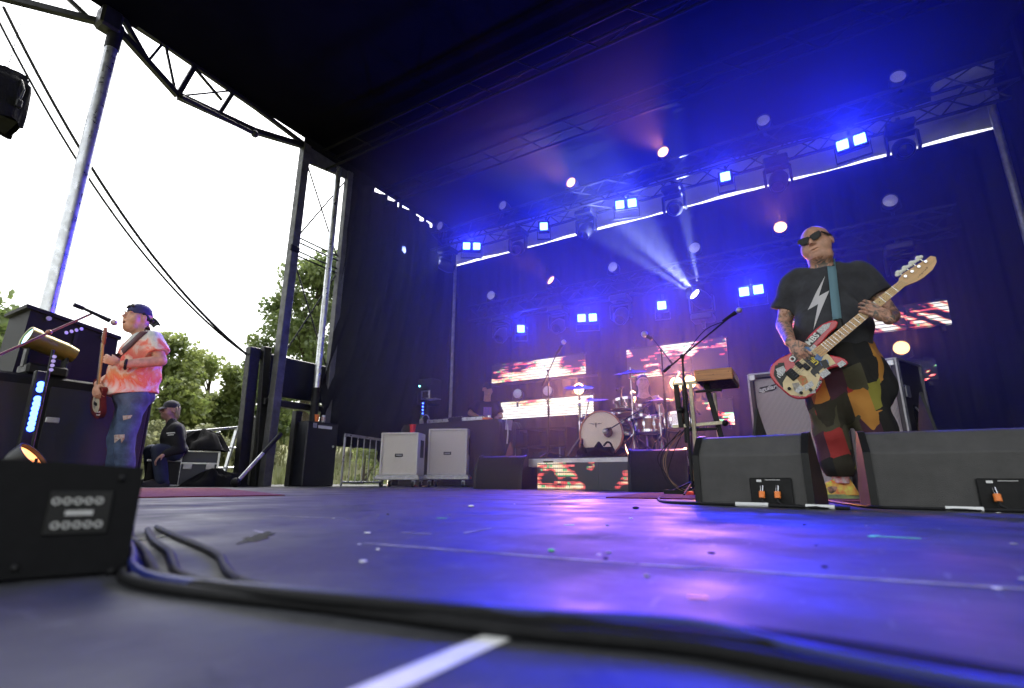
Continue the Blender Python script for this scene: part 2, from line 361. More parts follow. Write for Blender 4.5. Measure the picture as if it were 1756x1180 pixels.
def par(X, Y, Z, lit, label, aim, energy=0, group='par cans on the trusses'):
    root = thing('par_can', label, 'stage light', (X,Y,Z), 0, group); d = Vector(aim).normalized(); M = axis_m((0,0,0), d)
    inst('can', fmesh('can', lambda: MB().lathe([(.0,-.2),(.06,-.2),(.085,-.12),(.092,0),(.095,.03),(.088,.03),(.085,.0)],20), fix_m), root, M)
    inst('lens', fmesh('lens%d'%lit, lambda: MB().lathe([(.0,.012),(.05,.008),(.086,.0)],20), M_['warm_lit'] if lit else M_['lens_off']), root, M)
    inst('yoke', fmesh('paryoke', lambda: MB().tube([(-.1,0,0),(-.11,.0,-.12),(0,0,-.17),(.11,0,-.12),(.1,0,0)],.008,6), fix_m), root)
    MB().cyl((0,0,-.17),(0,0,-.25),.02,n=8).build('clamp', fix_m, root)
    if lit: lamp('lamp', 'SPOT', root, tuple(d*.06), tuple(d*3), energy*4, (1.0,.33,.12), .08, 50, 1.0)
    return root
up = (-.05,-1,-.1)
par(-6.3,7.45,5.12,0,'unlit par can at the dark end on top of the upper truss',(0,-1,-.1))
par(-4.78,7.45,5.14,0,'unlit par can left of the first orange lamp on the upper truss',(0,-1,-.1))
par(-3.36,7.45,5.17,1,'glowing orange par can on the upper truss, farther from the bass player',up,20)
par(-1.74,7.45,5.20,1,'glowing orange par can on the upper truss above the light beam',up,20)
par(-.28,7.45,5.20,0,'unlit par can on the upper truss above the bass player',(0,-1,-.1))
par(1.32,7.45,5.22,0,'unlit par can at the right end on top of the upper truss',(0,-1,-.1))
par(-5.39,8.0,3.62,0,'unlit par can at the far end on the lower truss',(.2,-1,-.1))
par(-4.06,8.0,3.66,1,'glowing orange par can on the lower truss above the blue lamps',(-.3,-.9,.3),10)
par(-2.87,8.0,3.67,0,'unlit par can on the lower truss above the drummer',(0,-1,-.1))
par(-1.5,8.0,3.70,0,'unlit par can on the lower truss beside the white beam',(0,-1,-.1))
par(-.27,8.0,3.73,1,'glowing orange par can on the lower truss left of the bald head',(0,-1,-.05),10)
par(1.06,8.0,3.77,0,'unlit par can at the right end of the lower truss',(0,-1,-.1))
# low pipe with par cans between the screen bands
pp = thing('lamp_pipe', 'low horizontal pipe between the screen bands', 'pipe', (0,0,0))
MB().cyl((-5.6,8.42,1.90),(-3.4,8.42,1.90),.02,n=8).build('pipe', truss_m, pp)
par(-4.9,8.2,1.66,0,'unlit par can between the screen bands, nearer the disc jockey',(.25,-1,-.08))
par(-4.27,8.2,1.66,0,'unlit par can between the screen bands, nearer the drums',(.25,-1,-.08))
par(.89,8.1,1.77,1,'glowing orange par can beside the bass cabinet',(-.1,-1,0.0),5)
def moving_head(X, Y, Z, label, aim, lit=False, pan=0):
    root = thing('moving_head', label, 'stage light', (X,Y,Z), pan, 'moving head lamps on the trusses')
    inst('base', fmesh('mhbase', lambda: MB().box((0,0,.32),(.32,.3,.1),None,.02).cyl((0,0,.24),(0,0,.28),.08,n=16), fix_m), root)
    inst('yoke', fmesh('mhyoke', lambda: MB().box((0,0,.225),(.34,.12,.03),None,.01).box((-.165,0,.1),(.035,.12,.26),None,.014).box((.165,0,.1),(.035,.12,.26),None,.014), fix_m), root)
    M = axis_m((0,0,.02), Vector(aim))
    inst('head', fmesh('mhhead', lambda: MB().lathe([(0,-.17),(.09,-.16),(.125,-.08),(.13,.02),(.115,.12),(.1,.15),(.085,.15),(.08,.13)],20), fix_m), root, M)
    inst('lens', fmesh('mhlens%d'%lit, lambda: MB().lathe([(0,.15),(.05,.145),(.081,.13)],18), M_['beam_lit'] if lit else M_['glass']), root, M)
    MB().box((0,0,.42),(.05,.06,.12),None,.01).build('clamp', fix_m, root)
    return root
for (x, lb, a) in ((-4.54,'dark moving head hanging from the upper truss nearest the tower',(.2,-.8,-.6)),(-3.17,'dark moving head between blue lamps on the upper truss',(-.2,-.6,-.8)),(-1.67,'dark moving head on the upper truss right above the beam',(.1,-.8,-.5)),(-.2,'dark moving head on the upper truss above the bald head',(-.1,-.5,-.9)),(1.25,'dark moving head at the right end of the upper truss',(0,-.8,-.6))):
    moving_head(x, 7.6, 4.24, lb, a)
for (x, lb, a) in ((-5.2,'dark moving head at the far end of the lower truss',(0,-.7,-.7)),(-3.98,'dark moving head low between two blue lamps',(0,-.8,-.5)),(-2.8,'dark moving head low above the cymbals',(0,-.7,-.7)),(1.06,'dark moving head low behind the bass headstock',(0,-.7,-.7))):
    moving_head(x, 8.1, 2.78, lb, a)
mh = moving_head(-1.47, 8.0, 2.84, 'lit moving head throwing a fan of white beams', (-.5,.7,-.5), True)
mh.rotation_euler = (math.pi,0,0)
BC = (.42,.5,1.0)
for (dx, dy, dz, sp, e) in ((-.50,-.3,.80,36,.36),(-.74,-.3,.66,15,.5),(-.60,-.3,.78,16,.6),(-.05,-.3,1.0,14,.5)):
    d = Vector((dx,-dy,-dz)).normalized(); lamp('beam', 'SPOT', mh, tuple(Vector((0,0,.02))+d*.26), tuple(Vector((0,0,.02))+d*3), 4300*e, BC, .02, sp, 1.0)
mh2 = moving_head(-6.08, 7.45, 4.18, 'lit moving head at the dark end throwing a thin sideways beam', (-.7,-.6,.35), True)
lamp('beam', 'SPOT', mh2, (-.2,-.17,.1), (-3,-1.5,1.4), 2500, (.3,.4,1.0), .02, 12, .6)
# ------------------------------------------------------------------ stage smoke
hm = bpy.data.materials.new('stage_smoke'); hm.use_nodes = True; nt = hm.node_tree; nt.nodes.clear()
pv = nt.nodes.new('ShaderNodeVolumePrincipled'); pv.inputs['Color'].default_value = (.95,.95,.97,1); pv.inputs['Density'].default_value = .034; pv.inputs['Anisotropy'].default_value = .25
ou = nt.nodes.new('ShaderNodeOutputMaterial'); nt.links.new(pv.outputs[0], ou.inputs['Volume'])
mb = MB(); mb.box((-1.95, 6.615, 2.70), (8.7, 3.83, 5.5))
tag(mb.build('haze', hm), 'thin stage smoke filling the rear of the stage', 'haze', kind='stuff')
# ------------------------------------------------------------------ trees and shrubs
def leaf_mat(name, c1, c2, tr=.5):
    m = bpy.data.materials.new(name); m.use_nodes = True; nt = m.node_tree; nt.nodes.clear()
    tc = nt.nodes.new('ShaderNodeTexCoord'); n = nt.nodes.new('ShaderNodeTexNoise'); n.inputs['Scale'].default_value = 1.1; n.inputs['Detail'].default_value = 6
    rp = nt.nodes.new('ShaderNodeValToRGB'); rp.color_ramp.elements[0].position = .35; rp.color_ramp.elements[1].position = .66
    rp.color_ramp.elements[0].color = (*c1,1); rp.color_ramp.elements[1].color = (*c2,1)
    d = nt.nodes.new('ShaderNodeBsdfDiffuse'); t = nt.nodes.new('ShaderNodeBsdfTranslucent'); g = nt.nodes.new('ShaderNodeBsdfGlossy'); g.inputs['Roughness'].default_value = .45
    mx = nt.nodes.new('ShaderNodeMixShader'); mx.inputs[0].default_value = tr; m2 = nt.nodes.new('ShaderNodeMixShader'); m2.inputs[0].default_value = .05; o = nt.nodes.new('ShaderNodeOutputMaterial')
    L = nt.links.new; L(tc.outputs['Object'], n.inputs['Vector']); L(n.outputs['Fac'], rp.inputs['Fac']); L(rp.outputs[0], d.inputs[0]); L(rp.outputs[0], t.inputs[0])
    L(d.outputs[0], mx.inputs[1]); L(t.outputs[0], mx.inputs[2]); L(mx.outputs[0], m2.inputs[1]); L(g.outputs[0], m2.inputs[2]); L(m2.outputs[0], o.inputs['Surface']); return m
bark = mat('bark', (.09,.07,.05), .9, var=.5, vscale=12, bump=.6, bscale=25)
def tree(name, label, x, y, top, rad, zlow, nclump, nleaf, lsz, lm, seed, cat='tree', lean=0.0):
    rg = random.Random(seed); z0 = gz(x, y)-.1; root = thing(name, label, cat, (x,y,z0)); H = top-z0; zl = zlow-z0
    tb = MB(); limbs = MB(); clumps = []
    tr = .035*H
    tb.tube([(0,0,0),(.03*H*lean,.01*H,H*.3),(.06*H*lean,0,H*.6),(.08*H*lean,0,H*.85)], [tr*1.3,tr,tr*.6,tr*.15], 8)
    for k in range(nclump):
        t = rg.random(); zz = zl + (H-zl)*(.04+.92*t); prof = math.sin(math.pi*(.12+.8*t))**.7*(1-.25*t)
        a = rg.uniform(0, 6.283); rr = rad*prof*math.sqrt(rg.uniform(.15,1)); c = Vector((rr*math.cos(a)+.08*H*lean*t, rr*math.sin(a), zz)); clumps.append((c, rad*rg.uniform(.2,.36)))
        if k % 3 == 0:
            s = Vector((.05*H*lean*t,0,max(zl*.6, zz-rad*.55))); limbs.tube([s, (s+c)/2+Vector((0,0,-.05*rad)), c], [tr*.32,tr*.2,tr*.05], 5)
    trunk = tb.build('trunk', bark, root)
    if limbs.v: limbs.build('limbs', bark, root)
    vs = []; fs = []
    for k in range(nleaf):
        c, r = clumps[int(rg.random()*len(clumps))]; d = Vector((rg.gauss(0,1),rg.gauss(0,1),rg.gauss(0,.85))).normalized()*r*(rg.random()**.45)
        p = c+d; n = (Vector((rg.gauss(0,1),rg.gauss(0,1),rg.gauss(.5,1)))).normalized(); u = n.orthogonal().normalized(); w = n.cross(u)
        th = rg.random()*6.283; u2 = u*math.cos(th)+w*math.sin(th); w2 = n.cross(u2); s = lsz*rg.uniform(.6,1.25); b = len(vs)
        vs += [tuple(p-u2*s*.5), tuple(p+w2*s*.3+n*s*.06), tuple(p+u2*s*.5), tuple(p-w2*s*.3+n*s*.06)]; fs.append((b,b+1,b+2,b+3))
    me = bpy.data.meshes.new('crown'); me.from_pydata(vs, [], fs); me.materials.append(lm); inst('crown', me, root); return root
LA = leaf_mat('leaf_yellow_green', (.15,.20,.05), (.30,.34,.11)); LB = leaf_mat('leaf_green', (.10,.15,.045), (.22,.27,.09)); LC = leaf_mat('leaf_grey_green', (.2,.22,.11), (.36,.36,.2))
def pol(px_dir, d): return (px_dir[0]*d, px_dir[1]*d)
tree('leafy_tree', 'green tree behind the speaker stack at the edge of the picture', -25.0, 5.0, 5.6, 3.6, 1.2, 46, 14000, .30, LB, 11)
tree('leafy_tree', 'bushy tree just right of the guitarist', -25.4, 11.6, 6.3, 2.3, 1.2, 44, 14000, .26, LA, 12)
tree('leafy_tree', 'bushy tree between the guitarist and the tower', -26.2, 13.9, 6.0, 2.2, 1.2, 44, 14000, .26, LA, 13)
tree('leafy_tree', 'darker bushy tree next to the black tower base', -25.4, 16.2, 5.9, 2.2, 1.4, 40, 13000, .26, LB, 14)
tree('poplar_tree', 'tall airy tree rising behind the black stage tower', -18.2, 13.6, 9.4, 2.5, 2.6, 54, 14000, .23, LB, 15)
tree('poplar_tree', 'second tall tree half hidden behind the tower and drape', -17.6, 16.0, 8.6, 2.2, 2.0, 40, 10000, .23, LA, 16)
for k, (x, y, top, r, lb) in enumerate(((-19.5,10.6,1.75,1.2,'pale grey green shrub behind the aluminium rail'),(-18.6,11.9,1.6,1.1,'pale grey green shrub beside the tower base'),(-20.4,9.3,1.9,1.3,'pale grey green shrub behind the flight case'))):
    tree('shrub', lb, x, y, top, r, gz(x,y)+.1, 24, 3800, .16, LC, 30+k, 'shrub')
tree('shrub', 'yellow green shrub seen below the side drape behind the barrier', -9.2, 8.6, .85, .75, -1.0, 22, 3000, .08, LA, 40, 'shrub')

# ------------------------------------------------------------------ left stage structure
SB = M_['steel_black']
post_m = mat('weathered_grey_steel', (.10,.10,.10), .5, .4, var=.35, vscale=7, rvar=.12, bump=.08, bscale=50)
tw = thing('stage_tower', 'black braced steel tower holding up the roof edge', 'tower', (-6.9,4.63,0))
MB().box((0,0,2.75),(.13,.13,5.5),None,.006).build('post', post_m, tw)
MB().box((0,.93,2.75),(.11,.11,5.5),None,.006).build('post', post_m, tw)
MB().cyl((0,0,0),(0,0,4.0),.05,n=20).build('inner_tube', M_['alu'], tw).location = (.02,.68,1.45)
MB().cyl((0,0,0),(0,0,1.5),.062,n=20).build('tube_sleeve', M_['black'], tw).location = (.02,.68,0)
for z in (3.55,3.63,3.78,3.86): MB().cyl((-.02,.05,z),(-.02,.9,z-.02),.014,n=8).build('rail', SB, tw)
for (a, b) in (((3.85,5.3),(.06,.88)),((5.3,3.85),(.06,.88)),((1.9,3.5),(.06,.88)),((3.5,1.9),(.06,.88))):
    MB().cyl((-.03 if a[0]<a[1] else -.055,b[0],a[0]),(-.03 if a[0]<a[1] else -.055,b[1],a[1]),.013,n=8).build('cross_brace', SB, tw)
MB().prism([(0,0),(.93,0),(.93,-.14),(.0,-.3)], .05, Matrix.Translation((-.03,.0,5.5)) @ Matrix(((0,0,1,0),(1,0,0,0),(0,1,0,0),(0,0,0,1)))).build('gusset', post_m, tw)
MB().box((.07,-.02,3.6),(.05,.16,.1),None,.01).build('bracket', SB, tw)
# arched side truss along the roof edge
st = thing('side_truss', 'black steel truss along the open side roof edge', 'truss', (-6.9,1.8,5.5))
def sb(nm, p0, p1, w, h=None, m=SB): return MB().bar(p0, p1, w, h or w, bev=.004).build(nm, m, st)
LCH = [(0,0,.03),(0,.87,-.44),(0,1.95,-.30),(0,2.83,-.02)]
sb('lower_chord', LCH[0], LCH[1], .075); sb('lower_chord', (0,.87,-.44), (0,1.95,-.29), .085); sb('lower_chord', (0,1.95,-.29), LCH[3], .085)
sb('upper_chord', (0,.1,.2), (0,1.9,.1), .06); sb('upper_chord', (0,1.9,.1), (0,2.85,.0), .06)
for (p0, p1, w) in (((0,.12,.16),(0,.45,-.2),.06),((0,.47,-.2),(0,.58,.16),.03),((0,.62,.16),(0,.83,-.4),.03),((0,.87,-.42),(0,1.0,.14),.06),((0,.9,-.42),(0,1.5,.1),.022),((0,1.42,-.34),(0,1.55,.1),.05),((0,1.02,.1),(0,1.42,-.12),.035)): sb('web_member', p0, p1, w)
MB().cyl((.06,.9,-.47),(.06,1.9,-.38),.03,n=12).build('hydraulic_strut', M_['black'], st); MB().ball((.06,1.93,-.38),.055).build('strut_joint', SB, st)
MB().box((0,0,0),(.22,.22,.28),None,.03).build('corner_joint', SB, st)
# outrigger truss leading from the corner towards the audience
ot = thing('outrigger_truss', 'black triangular truss running out from the roof corner over the audience', 'truss', (-6.98,1.72,5.5))
D_ = Vector((-.62,-.80,0)).normalized()*2.6
for off in ((0,0,-.03),(.1,.0,.26)): MB().bar(off, Vector(off)+D_, .07, .07).build('chord', SB, ot)
for t0, t1 in ((.03,.2),(.25,.36),(.36,.55),(.6,.7),(.7,.9)): MB().bar(D_*t0+Vector((0,0,-.03)), D_*t1+Vector((.1,0,.26)), .045, .045).build('web_member', SB, ot)
pl = thing('support_pole', 'tall round aluminium pole beside the open stage corner', 'pole', (-6.9,1.885,0))
MB().cyl((0,0,0),(0,0,5.5),.072,n=28).build('tube', M_['alu'], pl); MB().cyl((0,0,5.15),(0,0,5.5),.078,n=28).build('sleeve', SB, pl); MB().box((0,0,.02),(.3,.3,.04),None,.008).build('base_plate', SB, pl)
# hanging loudspeaker in a rain cover, on a chain
hs = thing('hanging_loudspeaker', 'loudspeaker in a black rain cover hanging from a chain', 'loudspeaker', (-8.18,1.30,4.25))
mb = MB()
def bagfn(u, v):
    a = 2*math.pi*u; r = .30*(1+.05*math.sin(7*a+3*v)+.03*math.sin(13*a))*(1.0 if v < .85 else .8); sx = abs(math.cos(a))**.5*math.copysign(1, math.cos(a)); sy = abs(math.sin(a))**.5*math.copysign(1, math.sin(a))
    return (r*sx*.95, r*sy*.8, .66*v + .02*math.sin(5*a))
mb.grid(bagfn, 48, 10); mb.box((0,0,.33),(.42,.36,.6)); mb.build('rain_cover', M_['cloth_black'], hs, 60)
MB().box((0,0,.71),(.12,.1,.12),None,.01).build('hoist_hook', SB, hs)
MB().tube([(.28,.1,.55),(.36,.13,.4),(.34,.12,.25)],.012,6).box((.34,.12,.2),(.07,.06,.1),None,.01).build('side_handle', SB, hs)
ch = MB()
for k in range(18): ch.add(*( (lambda P: ([tuple(v) for v in P.v], P.f))(MB().tube([(.012*math.cos(a), 0, .026*math.sin(a)) for a in np.linspace(0,6.283,9)],.004,5)) ), TM((.02-.004*k*.3,0,.80+.042*k), 0,0, 90*(k%2)))
ch.build('chain', M_['alu_dull'], hs)
# sagging cables from the outrigger to the tower base
for lb, off, r in (('black cable sagging from the outrigger to the tower base, outer one', (0,0,0), .014), ('black cable sagging from the outrigger to the tower base, inner one', (.14,.05,.02), .018)):
    a = Vector((-7.98,1.02,5.55))+Vector(off); b = Vector((-7.15,4.26,1.86)); pts = []
    for k in range(25):
        t = k/24; p = a.lerp(b, t); p.z -= .42*4*t*(1-t)*(1 if off[0] else 1.1); pts.append(p)
    tag(MB().tube(pts, r, 7).build('hanging_cable', M_['rubber']), lb, 'cable', 'cables hanging beside the pole')
# trailer frame under the tower
tf = thing('trailer_frame', 'black folded steel frame at the foot of the stage tower', 'frame', (-7.05,4.40,0))
MB().bar((-.1,.02,0),(-.1,-.05,1.98),.12,.16,bev=.006).build('upright', SB, tf)
MB().bar((.02,.2,0),(-.05,.12,2.02),.09,.12,bev=.006).build('upright', SB, tf)
MB().bar((-.1,-.1,1.9),(-.1,.75,1.82),.1,.14).build('arm', SB, tf)
MB().box((-.05,.85,1.62),(.06,1.3,.62),None,.01).build('side_panel', mat('navy_panel', (.006,.007,.014), .4, var=.3, spec=.3), tf)
MB().box((.0,.85,1.2),(.14,1.45,.1),None,.008).build('cross_beam', SB, tf)
MB().box((.03,.72,.56),(.1,.12,1.12),None,.006).build('leg', SB, tf); MB().box((-.25,.32,.5),(.3,.3,1.0),None,.02).build('hinge_block', M_['black'], tf)
ym = mat('yellow_reflector', (.6,.42,.14), .35)
for y in (.22,.34,1.5): MB().box((.075,y,1.2),(.008,.07,.07),None,.002).build('reflector', ym, tf)
MB().box((.09,.93,.78),(.006,.09,.05)).build('warning_sticker', mat('yellow_sticker',(.75,.5,.05),.5), tf)
MB().cyl((-.16,-.02,1.55),(-.16,-.05,1.2),.03,n=8).build('bracket', M_['white'], tf)
cb = thing('control_cabinet', 'dark blue grey metal cabinet with a cup and a can on top', 'cabinet', (-6.9,5.4,0))
MB().box((0,0,.48),(.34,.58,.96),None,.015).build('body', mat('navy_metal', (.010,.011,.018), .5, var=.25, vscale=5, rvar=.1), cb)
MB().box((.172,.03,.885),(.004,.26,.045)).build('label_strip', M_['white'], cb); MB().box((.172,-.16,.9),(.004,.07,.07)).build('label_plate', M_['alu_dull'], cb); MB().cyl((.172,.2,.6),(.19,.2,.6),.02,n=12).build('lock', M_['chrome'], cb)
def cup(loc, m, label, r=.045, h=.115):
    root = thing('cup', label, 'cup', loc)
    MB().lathe([(0,.003),(r*.72,.003),(r*.74,.0),(r*.98,h),(r*1.04,h),(r*1.04,h-.006),(r*.95,h-.002),(r*.70,.008),(0,.008)],20).build('cup_body', m, root); return root
redm = mat('red_plastic', (.7,.03,.025), .35); orm = mat('orange_plastic', (.85,.2,.03), .4)
cup((-6.83,5.33,.962), orm, 'orange plastic cup on the dark cabinet')
can = thing('drink_can', 'silver drink can on the dark cabinet beside the orange cup', 'can', (-6.83,5.46,.962))
MB().lathe([(0,0),(.026,0),(.033,.012),(.033,.105),(.027,.12),(.0,.118)],20).build('can_body', M_['alu'], can); MB().lathe([(.0333,.03),(.0335,.06),(.0333,.09)],20).build('printed_band', mat('can_print',(.4,.06,.04),.4,col2=(.8,.8,.8),vscale=40), can)
ss = thing('stabiliser_strut', 'silver diagonal strut with a black foot below the tower', 'strut', (-6.6,4.0,0))
MB().cyl((0,.06,.09),(-.02,.58,.70),.026,n=14).build('tube', M_['alu'], ss); MB().cyl((-.012,.36,.44),(-.02,.6,.72),.033,n=14).build('sleeve', SB, ss); MB().ball((0,.02,.06),(.06,.06,.06)).build('foot', M_['rubber'], ss)
# aluminium stair rail
ra = thing('stair_rail', 'aluminium stair handrail behind the flight case', 'railing', (-8.0,4.3,0))
MB().bar((0,-.3,.75),(0,.72,.93),.06,.04,bev=.004).build('top_rail', M_['alu'], ra)
for (y0, y1, zt) in ((.0,.18,.8),(.28,.46,.87)): MB().bar((.03,y0,-.3),(.03,y1,zt),.07,.03,bev=.004).build('post', M_['alu'], ra)
for z in (.25,.55): MB().cyl((.03,.02+z*.2,z),(.03,.62,z+.03),.014,n=10).build('rung', M_['alu'], ra)
bd = MB(); bd.box((-8.6,5.0,.13),(.04,1.2,.1),None,.004); tag(bd.build('white_board', mat('pale_timber',(.62,.55,.42),.6,var=.15)), 'pale timber board lying behind the stair rail', 'board')
# crowd barrier
ba = thing('barrier', 'low silver barrier with upright bars below the side drape', 'barrier', (-6.6,5.72,0))
MB().cyl((0,0,.79),(0,.82,.76),.022,n=10).build('top_rail', M_['alu'], ba); MB().cyl((0,.01,.06),(0,.82,.06),.018,n=10).build('bottom_rail', M_['alu'], ba)
for k in range(7): MB().cyl((0,.005+k*.135,.0 if k in (0,6) else .06),(0,.005+k*.135,.785-.005*k),.018 if k in (0,6) else .009,n=8).build('upright_bar', M_['alu'], ba)
# flight case, covered gear
fc = thing('flight_case', 'dark blue flight case with aluminium edges and a black cover on top', 'flight case', (-7.45,3.98,0), -27)
MB().box((0,0,.235),(.5,.44,.45),None,.006).build('body', mat('navy_laminate',(.015,.018,.05),.35), fc)
for z in (.015,.30,.455):
    MB().box((0,0,z),(.512,.452,.022),None,.004).build('edge_rail', M_['alu'], fc)
for sx in (-1,1):
    for sy in (-1,1): MB().box((sx*.246,sy*.216,.235),(.03,.03,.452),None,.004).build('corner_rail', M_['alu'], fc)
for x in (-.13,.13):
    MB().box((.257,x,.26),(.012,.1,.07),None,.004).build('latch', M_['alu_dull'], fc); MB().box((x,-.229,.26),(.1,.012,.07),None,.004).build('latch', M_['alu_dull'], fc)
def tarp(name, label, loc, sx, sy, sz, seed, rz=0, cat='cover'):
    rg = random.Random(seed); ph = [rg.uniform(0,6.28) for _ in range(8)]
    def fn(u, v):
        a = 2*math.pi*u; r = v; e = 1+.14*math.sin(3*a+ph[0])+.1*math.sin(7*a+ph[1])
        z = sz*(max(0,1-r**2.2))*(1+.25*math.sin(4*a+ph[2])*r+.2*math.sin(9*r+ph[3])*math.sin(2*a+ph[4])) + .02*abs(math.sin(11*a+ph[5]))*(r)*(1-r)*3
        return (sx*e*r*math.cos(a), sy*e*r*math.sin(a), max(.004,z))
    mb = MB(); mb.grid(fn, 56, 14); o = mb.build(name, M_['cloth_black'], None, 25); o.location = loc; o.rotation_euler = (0,0,R(rz)); return tag(o, label, cat)
tarp('gear_cover', 'black plastic cover draped over the flight case', (-7.42,3.98,.47), .36, .32, .26, 5, 30)
tarp('gear_cover', 'crumpled black cover lying on the deck in front of the flight case', (-7.0,3.98,0), .22, .36, .2, 6, -20)
rk = thing('equipment_rack', 'black equipment rack behind the guitarist', 'rack', (-7.55,3.05,0), -25)
MB().box((0,0,.5),(.5,.42,1.0),None,.012).build('body', M_['black'], rk)
for z in (.35,.62,.84): MB().box((.255,0,z),(.012,.38,.2),None,.004).build('rack_unit', M_['plastic'], rk)
MB().box((.27,.05,.70),(.006,.1,.06)).build('label_plate', M_['alu_dull'], rk); MB().bar((.27,.2,.0),(.25,.24,.68),.03,.03).build('rail', M_['alu'], rk); MB().box((.27,-.08,.86),(.006,.03,.03)).build('label_plate', M_['white'], rk)
# ------------------------------------------------------------------ LED screens
def led_mat(name, seed, lo, mid, hi, estr, sx=1.6, sz=9.0, grid=False, slant=0.0, base=(.03,.03,.034), xr=None):
    m = bpy.data.materials.new(name); m.use_nodes = True; nt = m.node_tree; b = nt.nodes['Principled BSDF']; L = nt.links.new
    b.inputs['Base Color'].default_value = (*base,1); b.inputs['Roughness'].default_value = .45
    g = nt.nodes.new('ShaderNodeNewGeometry'); sp = nt.nodes.new('ShaderNodeSeparateXYZ'); L(g.outputs['Position'], sp.inputs[0])
    def M(op, a, c=None, d=None):
        n = nt.nodes.new('ShaderNodeMath'); n.operation = op
        for i, x in enumerate((a, c, d)):
            if x is None: continue
            if isinstance(x, (int,float)): n.inputs[i].default_value = x
            else: L(x, n.inputs[i])
        return n.outputs[0]
    X, Z = sp.outputs['X'], sp.outputs['Z']
    xs = M('ADD', X, M('MULTIPLY', Z, slant))
    row = M('FLOOR', M('MULTIPLY', Z, 42.0))
    cb = nt.nodes.new('ShaderNodeCombineXYZ'); L(M('MULTIPLY', xs, sx), cb.inputs[0]); L(M('MULTIPLY', Z, sz*.55), cb.inputs[1]); cb.inputs[2].default_value = seed
    n1 = nt.nodes.new('ShaderNodeTexNoise'); n1.inputs['Scale'].default_value = 1.0; n1.inputs['Detail'].default_value = 2.5; L(cb.outputs[0], n1.inputs['Vector'])
    cb2 = nt.nodes.new('ShaderNodeCombineXYZ'); L(M('MULTIPLY', X, 5.0), cb2.inputs[0]); L(M('MULTIPLY', row, 3.7), cb2.inputs[1]); cb2.inputs[2].default_value = seed+9
    n2 = nt.nodes.new('ShaderNodeTexNoise'); n2.inputs['Scale'].default_value = 1.0; n2.inputs['Detail'].default_value = 2; L(cb2.outputs[0], n2.inputs['Vector'])
    v = M('ADD', n1.outputs['Fac'], M('MULTIPLY', M('SUBTRACT', n2.outputs['Fac'], .5), .34))
    if xr:  # content fades out beyond this stretch of the screen
        v = M('ADD', v, M('MULTIPLY', M('SMOOTH_MIN', M('SUBTRACT', X, xr[0]), M('SUBTRACT', xr[1], X), .1), xr[2]))
    rp = nt.nodes.new('ShaderNodeValToRGB'); e = rp.color_ramp.elements; rp.color_ramp.interpolation = 'LINEAR'
    e[0].position = lo; e[0].color = (0,0,0,1); e[1].position = hi+.05; e[1].color = (1,.96,.86,1)
    for p, c in ((lo+.012,(.75,.06,.07,1)),(mid,(.9,.16,.13,1)),(mid+.015,(.95,.66,.36,1)),(hi,(1,.86,.62,1))): k = rp.color_ramp.elements.new(p); k.color = c
    L(v, rp.inputs['Fac'])
    ng = nt.nodes.new('ShaderNodeMix'); ng.data_type = 'RGBA'; ng.inputs['B'].default_value = (.12,.5,.2,1); L(rp.outputs[0], ng.inputs['A'])
    cb3 = nt.nodes.new('ShaderNodeCombineXYZ'); L(M('MULTIPLY', X, 9.0), cb3.inputs[0]); L(M('MULTIPLY', row, 1.9), cb3.inputs[1]); cb3.inputs[2].default_value = seed+21
    n3 = nt.nodes.new('ShaderNodeTexNoise'); n3.inputs['Scale'].default_value = 1.0; L(cb3.outputs[0], n3.inputs['Vector'])
    L(M('MULTIPLY', M('GREATER_THAN', n3.outputs['Fac'], .62), M('MULTIPLY', M('GREATER_THAN', v, lo+.01), M('LESS_THAN', v, hi))), ng.inputs['Factor'])
    scan = M('ADD', .22, M('MULTIPLY', .78, M('GREATER_THAN', M('FRACT', M('MULTIPLY', Z, 21.0)), .3)))
    if grid: scan = M('MULTIPLY', scan, M('ADD', .55, M('MULTIPLY', .45, M('GREATER_THAN', M('FRACT', M('MULTIPLY', X, 40.0)), .25))))
    L(ng.outputs['Result'], b.inputs['Emission Color']); L(M('MULTIPLY', scan, estr), b.inputs['Emission Strength']); return m
def led_screen(label, x0, x1, z0, z1, y, tilt, m, tile=.5):
    root = thing('led_screen', label, 'screen', (x0,y,z0), tilt, 'LED screen bands'); w = x1-x0; n = max(1, round(w/tile)); tw_ = w/n
    for i in range(n): MB().box(((i+.5)*tw_, 0, (z1-z0)/2), (tw_-.004, .06, z1-z0), None, .003).build('screen_tile', m, root)
    MB().bar((0,.06,z1-z0+.03),(w,.06,z1-z0+.03),.03,.03).build('hanging_bar', truss_m, root)
    for x in (.08, w-.08): MB().box((x,.06,(z1-z0)/2),(.04,.05,z1-z0+.12)).build('bracket', truss_m, root)
    return root
led_screen('upper LED screen band left of the drummer, white towards its right end', -5.53,-3.57,1.93,2.27, 8.3, 0, led_mat('led_a',1.3,.50,.545,.63,.62,1.3,7,xr=(-5.45,-2.9,.10)))
led_screen('lower LED screen band behind the disc jockey, nearly all white', -5.31,-3.45,1.22,1.53, 8.3, 0, led_mat('led_b',4.1,.36,.42,.52,.62,1.2,7,xr=(-5.6,-2.7,.10)))
led_screen('upper LED screen band above the drummer with a dark centre', -2.80,-1.22,1.76,2.24, 8.3, 0, led_mat('led_c',7.7,.52,.55,.60,.7,1.5,4))
led_screen('dim LED screen band low behind the keyboard stand', -1.75,-1.22,.92,1.30, 8.3, 0, led_mat('led_d',3.2,.60,.66,.72,1.6,3,6))
led_screen('upper LED screen band behind the bass player showing slanted shapes', -.35,1.47,2.05,2.36, 8.3, 0, led_mat('led_e',5.9,.50,.545,.57,.5,4.2,3,slant=1.4,base=(.02,.02,.026)))
